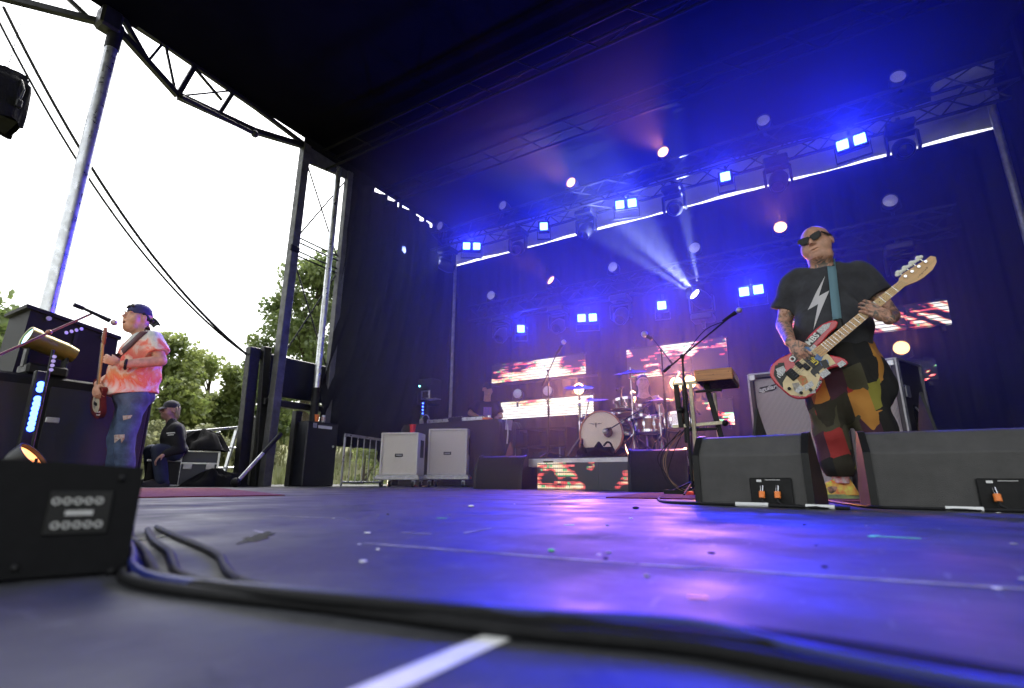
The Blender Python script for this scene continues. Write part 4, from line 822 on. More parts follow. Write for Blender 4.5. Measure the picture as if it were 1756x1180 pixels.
MB().box((.08,-.06,1.62),(.2,.03,.17),None,.006).build('screen_frame', M_['alu'], lc); MB().box((.09,-.078,1.62),(.12,.006,.11)).build('screen_glass', M_['glass'], lc); MB().box((.25,-.05,1.53),(.26,.16,.012)).build('tray', M_['alu_dull'], lc)
mn = thing('side_loudspeaker', 'dark loudspeaker on a pole behind the disc jockey table', 'loudspeaker', (-6.6,7.7,0)); MB().box((0,0,1.75),(.36,.3,.5),None,.02).build('cabinet', M_['tolex'], mn); MB().cyl((0,0,.02),(0,0,1.5),.018,n=10).build('pole', M_['black'], mn); MB().lathe([(0,.02),(.25,.015),(.26,0),(0,0)],20).build('base', M_['black'], mn); MB().ball((-.12,-.155,1.86),.014,8,6).build('status_light', emat('teal_dot',(.2,1,.8),6), mn); MB().cyl((0,-.15,1.68),(0,-.158,1.68),.1,n=24).build('cone', M_['rubber'], mn)
pz = thing('corner_pole', 'slim upright pole standing at the rear corner of the stage', 'pole', (-6.62,8.4,0)); MB().cyl((0,0,0),(0,0,4.7),.035,n=14).build('tube', M_['alu_dull'], pz); MB().box((0,0,.01),(.3,.3,.02)).build('base_plate', M_['black'], pz)
# equipment racks on the riser's left behind the monitor
er = thing('road_case', 'open black road case behind the left drum monitor', 'road case', (-4.0,7.5,0)); 
for x in (-.5,-.17,.17,.5): MB().box((x,0,.45),(.03,.4,.9),None,.004).build('upright', bk, er)
for z in (.03,.33,.62,.9): MB().box((0,0,z),(1.03,.4,.03),None,.004).build('shelf', bk, er)
for k, x in enumerate((-.33,.0,.33)): MB().box((x,.05,.14+.3*(k%2)),(.28,.3,.2),None,.006).build('drawer', M_['plastic'], er)
for x in (-.4,.4): MB().cyl((x,-.21,.2),(x,-.21,.6),.012,n=8).build('handle', M_['alu_dull'], er)
rp_ = thing('corner_pole', 'slim upright pole beside the wing drape at the right edge', 'pole', (2.36,8.32,0)); MB().cyl((0,0,0),(0,0,5.5),.045,n=14).build('tube', M_['alu_dull'], rp_); MB().box((0,0,.01),(.2,.2,.02)).build('base_plate', M_['black'], rp_)  # right_pole
# ------------------------------------------------------------------ people: smooth-blended volumes meshed with surface nets
class SDF:
    def __init__(s, h): s.h = h; s.ops = []
    def cap(s, a, b, ra, rb=None, k=.02, sc=(1,1,1), op='+', cp=None):
        a, b = np.array(a,float), np.array(b,float); rb = ra if rb is None else rb; sc = np.array(sc,float); R_ = max(ra,rb)
        lo = np.minimum(a-R_*sc, b-R_*sc); hi = np.maximum(a+R_*sc, b+R_*sc); A, B = a/sc, b/sc; AB = B-A; L2 = max(AB@AB, 1e-9); ms = sc.min()
        def f(P):
            Q = P/sc-A; t = np.clip((Q@AB)/L2, 0, 1); v = (np.linalg.norm(Q-t[...,None]*AB, axis=-1)-(ra+(rb-ra)*t))*ms; return v if cp is None else np.maximum(v, (P-np.array(cp[0]))@(np.array(cp[1])/np.linalg.norm(cp[1])))
        s.ops.append((op, f, lo, hi, k)); return s
    def ell(s, c, r, k=.02, rot=None, op='+'):
        c, r = np.array(c,float), np.array(r,float); Rm = np.array(rot,float) if rot is not None else np.eye(3); e = np.abs(Rm)@r
        def f(P):
            Q = (P-c)@Rm; k0 = np.linalg.norm(Q/r,axis=-1); k1 = np.linalg.norm(Q/(r*r),axis=-1)+1e-9; return k0*(k0-1)/k1
        s.ops.append((op, f, c-e, c+e, k)); return s
    def chain(s, pts, rad, k=.02, sc=(1,1,1)):
        for i in range(len(pts)-1): s.cap(pts[i], pts[i+1], rad[i], rad[i+1], k if i == 0 else .004, sc)
        return s
    def cut(s, p, n, k=0.0):      # removes the side the normal points to
        p, n = np.array(p,float), np.array(n,float); n = n/np.linalg.norm(n)
        s.ops.append(('cut', lambda P: (P-p)@n, None, None, k)); return s
    def wave(s, fn): s.ops.append(('wave', fn, None, None, 0)); return s
    def mesh(s):
        h = s.h; lo = np.min([o[2] for o in s.ops if o[0] == '+'], axis=0)-3*h; hi = np.max([o[3] for o in s.ops if o[0] == '+'], axis=0)+3*h
        n = np.ceil((hi-lo)/h).astype(int)+1; ax = [lo[i]+h*np.arange(n[i]) for i in range(3)]; D = np.full(n, 1.0, np.float32)
        for op, f, a, b, k in s.ops:
            if a is None: sl = (slice(None),)*3
            else: i0 = np.maximum(0, ((a-lo-k-2.5*h)/h).astype(int)); i1 = np.minimum(n, ((b-lo+k+2.5*h)/h).astype(int)+2); sl = tuple(slice(i0[i], i1[i]) for i in range(3))
            if op in ('cut','wave') : 
                X, Y, Z = np.meshgrid(*ax, indexing='ij', sparse=False); P = np.stack((X,Y,Z),-1)
            else: P = np.stack(np.meshgrid(*[ax[i][sl[i]] for i in range(3)], indexing='ij'),-1)
            v = f(P).astype(np.float32); d = D[sl]
            if op == '+':
                hh = np.maximum(k-np.abs(d-v),0)/max(k,1e-6); D[sl] = np.minimum(d,v)-hh*hh*k*.25
            elif op == '-':
                v = -v; hh = np.maximum(k-np.abs(d-v),0)/max(k,1e-6); D[sl] = np.maximum(d,v)+hh*hh*k*.25
            elif op == 'cut': D = np.maximum(D, v)
            else: D = D + v
        return nets(D, lo, h)
def nets(D, lo, h):
    S = D < 0; nx, ny, nz = D.shape; c = np.zeros((nx-1,ny-1,nz-1), np.int8)
    for i in (0,1):
        for j in (0,1):
            for k in (0,1): c += S[i:nx-1+i, j:ny-1+j, k:nz-1+k]
    act = np.argwhere((c > 0) & (c < 8)); idx = -np.ones(c.shape, np.int64); idx[tuple(act.T)] = np.arange(len(act))
    acc = np.zeros((len(act),3)); cnt = np.zeros(len(act)); I, J, K = act.T
    cor = [(i,j,k) for i in (0,1) for j in (0,1) for k in (0,1)]
    for a in range(8):
        for b in range(a+1,8):
            df = [cor[b][q]-cor[a][q] for q in range(3)]
            if sum(map(abs, df)) != 1: continue
            va = D[I+cor[a][0],J+cor[a][1],K+cor[a][2]].astype(float); vb = D[I+cor[b][0],J+cor[b][1],K+cor[b][2]].astype(float); m = (va < 0) != (vb < 0)
            t = np.where(m, va/np.where(va-vb == 0, 1, va-vb), 0)
            for q in range(3): acc[:,q] += np.where(m, cor[a][q]+t*df[q], 0)
            cnt += m
    V_ = lo + h*(act + acc/np.maximum(cnt,1)[:,None]); F_ = []
    for q in range(3):
        o1, o2 = [i for i in range(3) if i != q]; sl0 = [slice(None)]*3; sl1 = [slice(None)]*3; sl0[q] = slice(0,-1); sl1[q] = slice(1,None)
        E = np.argwhere(S[tuple(sl0)] != S[tuple(sl1)]); E = E[(E[:,o1] > 0) & (E[:,o2] > 0) & (E[:,o1] < D.shape[o1]-1) & (E[:,o2] < D.shape[o2]-1)]
        ins = S[tuple(E.T)]
        def g(d1, d2):
            e = E.copy(); e[:,o1] -= d1; e[:,o2] -= d2; return idx[tuple(e.T)]
        a, b, c2, d = g(1,1), g(0,1), g(0,0), g(1,0); quad = np.stack((a,b,c2,d),1); flip = ~ins if q != 1 else ins
        quad[flip] = quad[flip][:,::-1]; F_.append(quad)
    return V_, np.concatenate(F_)
def sdf_obj(name, S, m, parent=None, smooth=2):
    V_, F_ = S.mesh(); me = bpy.data.meshes.new(name); me.from_pydata(V_.tolist(), [], F_.tolist()); me.materials.append(m); me.shade_smooth(); me.update()
    o = bpy.data.objects.new(name, me); COL.objects.link(o)
    if parent is not None: o.parent = parent
    if smooth: md = o.modifiers.new('smooth','SMOOTH'); md.factor = .5; md.iterations = smooth
    from mathutils.bvhtree import BVHTree
    o_b = BVHTree.FromPolygons([tuple(v) for v in V_.tolist()], F_.tolist()); return o, o_b
def patch(name, poly, bvh, m, parent, off=.004, org=None, cuts=3, ydir=1, M=None, thick=.0015):
    """flat print laid on cloth: a polygon given in x,z and dropped onto the surface along y"""
    bm = bmesh.new(); vs = [bm.verts.new((p[0], -1.0*ydir, p[1])) for p in poly]; f = bm.faces.new(vs); f.normal_update(); bmesh.ops.triangulate(bm, faces=[f])
    for _ in range(cuts): bmesh.ops.subdivide_edges(bm, edges=bm.edges[:], cuts=1, use_grid_fill=True)
    for v in bm.verts:
        hit = bvh.ray_cast(v.co, Vector((0,ydir,0)))
        v.co.y = (hit[0].y if hit[0] is not None else -.15)-off*ydir
    me = bpy.data.meshes.new(name); bm.to_mesh(me); bm.free(); me.materials.append(m); me.shade_smooth(); o = inst(name, me, parent); return o
def rm3(rx, ry, rz): return np.array(Euler((R(rx),R(ry),R(rz))).to_matrix())
def head(S, c, Rm, s=1.0, mouth=0.0, fat=0.0, ears=True):
    c = np.array(c,float)
    def P(*p): return c + Rm@(np.array(p)*s)
    E = lambda p, r, k=.02, op='+': S.ell(P(*p), np.array(r)*s, k*s, Rm, op)
    E((0,.018,.035),(.077,.096,.082)); E((0,-.03,-.035),(.064+fat*.4,.066,.078),.035); E((0,-.072,-.088),(.03,.02,.02),.025)
    for sx in (-1,1): E((sx*.043,-.05,-.035),(.028+fat,.035,.035+fat),.025); E((sx*.03,-.084,.026),(.024,.012,.009),.014)
    if fat: E((0,-.035,-.105),(.055+fat,.045,.03+fat*.5),.03)
    S.cap(P(0,-.09,.014), P(0,-.114,-.018), .008*s, .0125*s, .012); 
    for sx in (-1,1): E((sx*.012,-.099,-.024),(.009,.01,.008),.008)
    for sx in (-1,1): E((sx*.031,-.102,.011),(.017,.014,.009),.010,'-'); E((sx*.031,-.079,.010),(.015,.013,.012),.004)
    E((0,-.094,-.053-mouth*.3),(.023,.010,.006),.008); E((0,-.090,-.067-mouth),(.020,.010,.0065),.008)
    E((0,-.10,-.060-mouth*.6),(.019,.012,.0025+mouth*.55),.003,'-')
    if ears:
        for sx in (-1,1): E((sx*.080,.012,-.004),(.010,.021,.033),.008); E((sx*.088,.004,.0),(.006,.011,.018),.006,'-')
    return P
def hand(S, W, f, n, curl=(30,40,30), spread=.004, thumb=(.55,.75,.35), flip=1, s=1.0, k=.006):
    W = np.array(W,float); f = np.array(f,float); f /= np.linalg.norm(f); n = np.array(n,float); n -= f*(n@f); n /= np.linalg.norm(n); sd = np.cross(f,n)*flip
    Rm = np.stack((sd,f,n),1); S.ell(W+f*.048*s, np.array((.042,.052,.017))*s, .015, Rm); S.ell(W+f*.03*s+sd*.022*s+n*.006, np.array((.02,.03,.016))*s, .012, Rm)
    for i in range(4):
        p = W+f*.085*s*(1-.02*abs(i-1))+sd*(.030-.0205*i)*s; ang = 0; ln = (.044,.027,.021)[0:3]; q = (1.0,1.08,1.0,.8)[i]; r = (.0098,.0088,.0080,.0070); d0 = f+sd*spread*(1.5-i)*8
        for j in range(3):
            ang += R(curl[j]); d = d0*math.cos(ang)+n*math.sin(ang); d /= np.linalg.norm(d); e = p+d*ln[j]*s*q; S.cap(p, e, r[j]*s, r[j+1]*s, k if j == 0 else .002); p = e
    p = W+f*.02*s+sd*.03*s; d = sd*thumb[0]+f*thumb[1]+n*thumb[2]; d /= np.linalg.norm(d); e = p+d*.045*s; S.cap(p,e,.0135*s,.0105*s,.01); d = d*.8+f*.35+n*.45; d /= np.linalg.norm(d); S.cap(e,e+d*.032*s,.0105*s,.008*s,.003)
def skin_mat(name, col, tattoo=None, zmax=0):
    m = mat(name, col, .5, var=.22, vscale=22, bump=.1, bscale=160); nt = m.node_tree; b = nt.nodes['Principled BSDF']; b.inputs['Subsurface Weight'].default_value = .06; b.inputs['Subsurface Radius'].default_value = (.012,.005,.003); b.inputs['Subsurface Scale'].default_value = .6
    if tattoo:
        L = nt.links.new; prev = b.inputs['Base Color'].links[0].from_socket; tc = nt.nodes.new('ShaderNodeTexCoord'); n = nt.nodes.new('ShaderNodeTexNoise'); n.inputs['Scale'].default_value = 26; n.inputs['Detail'].default_value = 4; n.inputs['Distortion'].default_value = 1.6
        L(tc.outputs['Object'], n.inputs['Vector']); rp = nt.nodes.new('ShaderNodeValToRGB'); rp.color_ramp.elements[0].position = .42; rp.color_ramp.elements[1].position = .56; rp.color_ramp.elements[0].color = (1,1,1,1); rp.color_ramp.elements[1].color = (0,0,0,1); L(n.outputs['Fac'], rp.inputs['Fac'])
        sp = nt.nodes.new('ShaderNodeSeparateXYZ'); L(tc.outputs['Object'], sp.inputs[0]); lt = nt.nodes.new('ShaderNodeMath'); lt.operation = 'LESS_THAN'; lt.inputs[1].default_value = zmax; L(sp.outputs['Z'], lt.inputs[0])
        mu = nt.nodes.new('ShaderNodeMath'); mu.operation = 'MULTIPLY'; L(lt.outputs[0], mu.inputs[0]); L(rp.outputs[0], mu.inputs[1]); m3 = nt.nodes.new('ShaderNodeMath'); m3.operation = 'MULTIPLY'; m3.inputs[1].default_value = .8; L(mu.outputs[0], m3.inputs[0])
        n2 = nt.nodes.new('ShaderNodeTexNoise'); n2.inputs['Scale'].default_value = 14; L(tc.outputs['Object'], n2.inputs['Vector']); r2 = nt.nodes.new('ShaderNodeValToRGB'); r2.color_ramp.elements[0].color = (.05,.09,.09,1); r2.color_ramp.elements[1].color = (.30,.11,.05,1); r2.color_ramp.elements[0].position = .45; r2.color_ramp.elements[1].position = .68; L(n2.outputs['Fac'], r2.inputs['Fac'])
        mx = nt.nodes.new('ShaderNodeMix'); mx.data_type = 'RGBA'; L(m3.outputs[0], mx.inputs['Factor']); L(prev, mx.inputs['A']); L(r2.outputs[0], mx.inputs['B']); L(mx.outputs['Result'], b.inputs['Base Color'])
    return m
def person(S, label, skin, loc, rz, smooth=1):
    o, b = sdf_obj('person', S, skin, None, smooth); o.location = loc; o.rotation_euler = (0,0,R(rz)); tag(o, label, 'person'); return o, b
def cloth_folds(amp, f1=34, f2=22, z0=None):
    return lambda P: (amp*np.sin(P[...,2]*f1+P[...,0]*f2+2*np.sin(P[...,1]*17+P[...,0]*9))*np.sin(P[...,0]*13-P[...,2]*7+1.3)).astype(np.float32)
def shoe(o, c, d, m_up, m_sole, L=.29):
    c = Vector(c); d = Vector((d[0],d[1],0)).normalized(); s = Vector((-d.y,d.x,0)); T = Matrix(((d.x,s.x,0,c.x),(d.y,s.y,0,c.y),(0,0,1,c.z),(0,0,0,1)))
    out = [(-.09,-.034),(-.1,0),(-.09,.034),(0,.04),(.1,.047),(.16,.042),(.19,.02),(.195,-.005),(.18,-.035),(.1,-.046),(0,-.036)]
    sh = MB().prism(out, .03, T).build('sole', m_sole, o); prof = [(-.09,.045,.035),(-.06,.06,.1),(.0,.05,.1),(.06,.05,.085),(.12,.05,.06),(.185,.03,.04)]
    mb = MB(); rings = []
    for (x, w, hh) in prof:
        rings.append([(x, w*.78*math.cos(a), .026+hh*max(0,math.sin(a))) for a in np.linspace(0, math.pi, 9)])
    vs = [p for r_ in rings for p in r_]; fs = [(i*9+j, i*9+j+1, (i+1)*9+j+1, (i+1)*9+j) for i in range(len(rings)-1) for j in range(8)] + [tuple(range(8,-1,-1)), tuple(range((len(rings)-1)*9, len(rings)*9))]
    mb.add(vs, fs, T); return mb.build('shoe_upper', m_up, o, 60)

# ---- bass player ----
SK = skin_mat('bass_player_skin', (.52,.28,.20), True, 1.545)
BL, BRZ = (.05,3.9,.007), -.73
S = SDF(.0055); Rh = rm3(5, -11, -17)
hc = (.022,-.03,1.672); P_ = head(S, hc, Rh, 1.14, 0, .012)
S.cap((.03,.0,1.46),(.028,-.012,1.60),.078,.070,.03); S.ell((.035,.01,1.30),(.185,.115,.21),.05); S.ell((.035,-.02,1.06),(.19,.13,.17),.06); S.ell((.055,.0,.88),(.165,.12,.13),.05)
for hx, kx, ax_ in ((-.035,-.06,-.045),(.145,.165,.20)): S.chain([(hx,0,.86),(kx,-.02,.47),(ax_,.02,.10)],[.085,.06,.042],.04); S.cap((ax_,.02,.07),(ax_-.07,-.05,.045),.035,.03,.02)
S.chain([(-.155,.01,1.435),(-.245,.03,1.15),(-.205,-.225,.965)],[.062,.05,.034],.05); S.chain([(.24,.01,1.42),(.36,.04,1.12),(.325,-.215,1.035)],[.062,.05,.034],.05)
hand(S, (-.20,-.245,.95), (.55,-.12,-.82), (.35,.9,.1), (22,42,35), .002, (.35,.8,.5), 1, 1.05)
hand(S, (.322,-.232,1.035), (-.72,-.28,.60), (-.25,1,.1), (8,30,45), .003, (.5,.5,.8), -1, 1.05)
bp, bb = person(S, 'bald bass player in black bolt shirt and patchwork trousers', SK, BL, BRZ, 2)
# shirt
S = SDF(.008); S.ell((.035,.012,1.30),(.21,.145,.235),.05); S.ell((.035,-.03,1.08),(.222,.172,.2),.07); S.cap((.035,-.01,1.0),(.04,-.0,.9),.205,.208,.06,(1,.78,1))
for a, b_ in (((-.15,.01,1.435),(-.240,.045,1.24)),((.235,.01,1.42),(.322,.02,1.24))): S.cap(a,b_,.083,.088,.045,cp=(Vector(b_)*1.0+Vector((0,0,.025)),Vector(b_)-Vector(a)))
S.cap((-.12,.01,1.455),(.20,.01,1.44),.062,.064,.06)
S.wave(cloth_folds(.008,27,31)); S.ops.append(('-', (lambda P: np.linalg.norm((P-np.array((.03,-.035,1.545)))/np.array((.088,.082,.075)),axis=-1)*.08-.08), np.array((-.1,-.16,1.4)), np.array((.16,.1,1.7)), .004))
S.cut((0,0,.915),(.06,.0,-1));
shirt_m = mat('faded_black_cotton', (.032,.033,.041), .9, var=.3, vscale=14, bump=.8, bscale=13, sheen=.1)
sh, shb = sdf_obj('t_shirt', S, shirt_m, bp, 2)
patch('bolt_print', [(.04,1.405),(-.085,1.185),(-.022,1.208),(-.068,1.035),(.052,1.295),(-.012,1.262)], shb, mat('print_grey',(.55,.53,.56),.8), bp, .004)
# trousers
def patch_mat():
    m = mat('patchwork_cloth', (.1,.1,.1), .9, bump=.7, bscale=16); nt = m.node_tree; b = nt.nodes['Principled BSDF']; L = nt.links.new; tc = nt.nodes.new('ShaderNodeTexCoord'); mp = nt.nodes.new('ShaderNodeMapping'); mp.inputs['Scale'].default_value = (1.25,1.0,.8); mp.inputs['Rotation'].default_value = (R(8),R(14),0)
    v = nt.nodes.new('ShaderNodeTexVoronoi'); v.distance = 'CHEBYCHEV'; v.inputs['Scale'].default_value = 8.2; v.inputs['Randomness'].default_value = .26; sp = nt.nodes.new('ShaderNodeSeparateColor'); rp = nt.nodes.new('ShaderNodeValToRGB'); rp.color_ramp.interpolation = 'CONSTANT'
    pal = [(.008,.008,.009),(.42,.19,.035),(.025,.022,.012),(.30,.028,.025),(.055,.018,.032),(.22,.085,.03),(.009,.009,.010),(.22,.20,.03),(.06,.055,.03),(.012,.011,.010)]; e = rp.color_ramp.elements; e[0].color = (*pal[0],1); e[0].position = 0; e[1].position = .9; e[1].color = (*pal[9],1)
    for i in range(1,9): k = e.new(i/10); k.color = (*pal[i],1)
    L(tc.outputs['Object'], mp.inputs[0]); L(mp.outputs[0], v.inputs['Vector']); L(v.outputs['Color'], sp.inputs[0]); L(sp.outputs[0], rp.inputs['Fac']); L(rp.outputs[0], b.inputs['Base Color']); return m
S = SDF(.009); S.ell((.05,.0,.90),(.205,.155,.13),.05); S.cap((.05,0,.93),(.05,0,.82),.185,.2,.05,(1,.8,1))
S.chain([(-.045,0,.83),(-.062,-.02,.50),(-.05,.0,.20)],[.125,.108,.092],.05); S.cap((-.05,0,.20),(-.05,.0,.13),.092,.07,.02); S.chain([(.15,0,.83),(.172,-.02,.48),(.20,.02,.2)],[.125,.108,.10],.05); S.cap((.2,.02,.2),(.2,.02,.13),.1,.07,.02); S.ell((.275,.03,.68),(.05,.08,.13),.04)
S.wave(cloth_folds(.011,26,18)); S.cut((0,0,.96),(0,0,1)); S.cut((0,0,.13),(0,0,-1))
sdf_obj('trousers', S, patch_mat(), bp, 2)
neon = mat('neon_shoe', (.85,.10,.06), .5, col2=(.75,.75,.12), vscale=22); solem = mat('shoe_sole', (.55,.75,.25), .5, col2=(.1,.12,.16), vscale=9)
shoe(bp, (-.055,.0,-.006), (-.86,-.5), neon, solem); shoe(bp, (.20,.02,-.006), (.25,-.97), neon, solem)
for k in range(4): MB().bar((-.085-.02*k,-.055-.012*k+.03,.11-.012*k),(-.075-.02*k,-.0-.012*k-.03,.108-.012*k),.012,.008,bev=.003).build('lace', mat('neon_green',(.35,.9,.2),.5), bp)
MB().cyl((-.045,.0,.09),(-.045,.0,.16),.045,.05,16).build('sock', mat('red_sock',(.6,.05,.06),.8,col2=(.6,.6,.6),vscale=30), bp)
# sunglasses
sg = bpy.data.objects.new('sunglasses', None); COL.objects.link(sg); sg.parent = bp
Hm = Matrix(np.block([[Rh*1.14, np.array(hc)[:,None]],[np.zeros((1,3)), np.ones((1,1))]]).tolist()); sg.matrix_local = Hm
lens_out = [(-.030,.017),(.0,.021),(.026,.018),(.031,.004),(.024,-.017),(.004,-.024),(-.016,-.022),(-.029,-.006)]
for sx in (-1,1):
    T = Matrix.Translation((sx*.035,-.098,.013)) @ rotm(90,0,0) @ rotm(0,-sx*10,0); pl_ = [(sx*x*1.05, y) for x, y in lens_out]
    MB().prism(pl_, .007, T).build('lens_frame', M_['plastic'], sg); MB().prism([(x*.86,y*.84) for x, y in pl_], .002, T @ Matrix.Translation((0,0,.0068))).build('lens', M_['glass'], sg)
    MB().bar((sx*.067,-.092,.022),(sx*.085,.01,.016),.004,.011).build('temple', M_['plastic'], sg)
MB().bar((-.008,-.104,.018),(.008,-.104,.018),.005,.006).build('bridge', M_['plastic'], sg)
# ---- bass guitar: its own thing, held
bg = thing('bass_guitar', 'sticker covered cream and red bass guitar held by the bald player', 'bass guitar', (0,0,0))
Wp = Matrix.Translation(BL) @ rotm(0,0,BRZ); ux, uz = math.cos(R(37.3)), math.sin(R(37.3))
BM = Wp @ Matrix(((ux,-uz,0,-.1455),(0,0,-1,-.222),(uz,ux,0,.805),(0,0,0,1))); bg.matrix_world = BM
body_o = [(-.20,-.03),(-.195,-.09),(-.165,-.14),(-.10,-.168),(-.03,-.158),(.03,-.12),(.07,-.108),(.115,-.127),(.155,-.155),(.178,-.148),(.178,-.11),(.15,-.06),(.135,-.034),(.135,.03),(.17,.034),(.235,.046),(.285,.048),(.318,.066),(.308,.095),(.25,.118),(.16,.118),(.08,.102),(.0,.108),(-.07,.128),(-.14,.124),(-.185,.085),(-.2,.03)]
bod = [tuple(p[:2]) for p in spline([(x,y,0) for x,y in body_o]+[(body_o[0][0],body_o[0][1],0)],4)][:-1]
bo_ = MB().prism(bod, .042, Matrix.Translation((0,0,-.021))).build('body', mat('red_burst',(.55,.03,.04),.2,coat=.6,col2=(.42,.05,.07),vscale=5), bg, 30); bv = bo_.modifiers.new('bevel','BEVEL'); bv.width = .008; bv.segments = 3; bv.limit_method = 'ANGLE'; bv.angle_limit = R(50)
pgp = [(x*1.08-.002,y*1.1) for x,y in [(-.17,-.08),(-.12,-.135),(-.05,-.135),(.02,-.098),(.08,-.088),(.12,-.1),(.13,-.05),(.13,.028),(.06,.035),(-.02,.03),(-.09,.02),(-.15,.0),(-.175,-.03)]]
pg = MB().prism(pgp, .003, Matrix.Translation((0,0,.021))).build('pickguard', mat('cream_guard',(.66,.53,.30),.4,var=.08,vscale=30), bg)
stk = lambda nm, poly, m_, z=.0245, h=.0008: MB().prism(poly, h, Matrix.Translation((0,0,z))).build(nm, m_, bg)
kb = mat('sticker_black',(.01,.01,.012),.4); kw = mat('sticker_white',(.72,.72,.72),.45,col2=(.25,.25,.27),vscale=120); ky = mat('sticker_yellow',(.75,.6,.05),.45)
stk('sticker', [(-.03,.045),(.14,.062),(.20,.07),(.20,.1),(.12,.108),(-.02,.09)], kb, .0212); text_mesh('OT BOMBS', .047, M_['white'], bg, TM((.075,.078,.0228),0,0,5), 'lettering', .0003, 0, .0012)
stk('sticker', [(.05,.032),(.13,.036),(.13,.058),(.04,.052)], kw, .0214); stk('sticker', [(.20,.072),(.26,.075),(.29,.09),(.25,.112),(.2,.108)], kw, .0212)
stk('sticker', [(.02,-.055),(.085,-.055),(.085,.028),(.02,.028)], kb); text_mesh('UEA', .036, ky, bg, TM((.058,-.014,.0258),0,0,90), 'lettering', .0003, 0, .0014)
pig = [(-.055,-.07),(-.05,-.052),(-.03,-.046),(.0,-.048),(.022,-.05),(.034,-.06),(.044,-.063),(.04,-.072),(.028,-.078),(.03,-.09),(.022,-.09),(.016,-.082),(-.018,-.084),(-.022,-.1),(-.03,-.1),(-.03,-.086),(-.045,-.084),(-.048,-.098),(-.054,-.096)]
stk('pig_sticker', [(x+.045,y-.002) for x,y in pig], mat('pig_grey',(.03,.03,.033),.5))
stk('sticker', [(-.10,-.09),(-.06,-.095),(-.045,-.06),(-.06,-.03),(-.09,-.04)], mat('sticker_red',(.6,.07,.03),.45,col2=(.2,.3,.1),vscale=70)); stk('sticker', [(-.11,-.125),(-.05,-.13),(-.04,-.10),(-.09,-.095)], kw, .0246); stk('sticker', [(-.155,-.085),(-.115,-.11),(-.10,-.06),(-.13,-.04)], mat('sticker_grey',(.3,.27,.24),.5,var=.4,vscale=80))
stk('sticker', [(-.19,-.02),(-.17,.07),(-.12,.11),(-.09,.09),(-.12,.0),(-.15,-.03)], kb, .0213); text_mesh('(Bil', .04, M_['white'], bg, TM((-.135,.045,.0228),0,0,20), 'lettering', .0003, 0, .001); stk('sticker', [(-.07,-.16),(-.0,-.142),(.0,-.125),(-.06,-.14)], kb, .0213); text_mesh('CRMS', .022, M_['white'], bg, TM((-.033,-.143,.0226),0,0,17), 'lettering', .0003)
stk('sticker', [(.125,-.145),(.165,-.15),(.165,-.12),(.13,-.115)], kw, .0213); stk('sticker', [(-.16,-.125),(-.10,-.155),(-.09,-.14),(-.15,-.11)], kw, .0213)
_r = random.Random(21)
for k in range(16):
    t = _r.random()*6.28; cx, cyy = -.03+.13*math.cos(t), -.02+.115*math.sin(t); a0 = _r.uniform(0,6.28); sz = _r.uniform(.012,.024); stk('sticker', [(cx+sz*1.5*math.cos(a0)*sx_-sz*math.sin(a0)*sy_, cyy+sz*1.5*math.sin(a0)*sx_+sz*math.cos(a0)*sy_) for sx_, sy_ in ((-1,-1),(1,-1),(1,1),(-1,1))], (kb, kw, kw, mat('sticker_mix%d'%k, _r.choice([(.6,.06,.05),(.1,.2,.45),(.6,.5,.1),(.7,.7,.7)]), .45))[k%4], .0216+.0034*(1 if (-.15<cx<.12 and -.12<cyy<.02) else 0)+.0001*k)
for x, y in ((-.165,-.055),(-.135,-.118),(-.085,-.138)): MB().cyl((x,y,.024),(x,y,.04),.010,n=14).build('knob', M_['black'], bg)
MB().box((-.09,0,.028),(.05,.07,.01),None,.002).build('bridge', M_['black'], bg); 
for x in (-.02,.0): MB().box((x,.018 if x else -.018,.028),(.03,.045,.012),None,.004).build('pickup', M_['black'], bg)
maple = mat('maple', (.62,.36,.15), .35, var=.15, vscale=8, stretch=(1,14,14), coat=.3)
MB().add([(.10,-.031,.012),(.10,.031,.012),(.705,.022,.016),(.705,-.022,.016),(.10,-.031,.03),(.10,.031,.03),(.705,.022,.03),(.705,-.022,.03)],[(0,1,2,3),(7,6,5,4),(0,4,5,1),(1,5,6,2),(2,6,7,3),(3,7,4,0)]).build('neck', maple, bg)
for k in range(18):
    x = .705-.865*(1-2**(-(k+1)/12))*.98
    if x > .11: w = .022+.009*(.705-x)/.605; MB().box((x,0,.0308),(.0022,2*w,.0016)).build('fret', M_['chrome'], bg)
for k, x in enumerate((.55,.47,.41,.36,.27)): MB().cyl((x,0,.0301),(x,0,.0306),.0035,n=10).build('inlay', M_['black'], bg)
hs_o = [(.705,-.022),(.73,-.03),(.76,-.042),(.80,-.05),(.86,-.048),(.905,-.03),(.925,-.005),(.915,.018),(.885,.018),(.85,.026),(.80,.033),(.75,.04),(.72,.034),(.705,.022)]
hso = MB().prism(hs_o, .014, Matrix.Translation((0,0,.008))).build('headstock', maple, bg)
_ink = mat('brown_ink',(.22,.11,.05),.5)
for k in range(6): MB().box((.785+.013*k,-.030+.0015*k+(.002 if k%2 else 0),.0223),(.008,.0025+.003*(k%3),.0006),None).build('ink_mark', _ink, hso)
for k in range(4):
    x = .745+.042*k; y = .018-.003*k; MB().cyl((x,y,.022),(x,y,.036),.008,n=12).build('tuner_post', M_['chrome'], bg); tn = MB().cyl((x,y+.01,.012),(x,y+.035,.012),.004,n=8).build('tuner_shaft', M_['chrome'], bg)
    MB().ball((x-.012,y+.040,.012),(.013,.012,.006),10,8).ball((x+.012,y+.040,.012),(.013,.012,.006),10,8).ball((x,y+.049,.012),(.014,.012,.007),10,8).build('clover_key', mat('pearl_key',(.75,.74,.68),.25), tn)
for k in range(4): MB().cyl((-.09,-.024+.016*k,.036),(.72,-.013+.009*k,.034),.0011,n=5).build('string', M_['chrome'], bg)
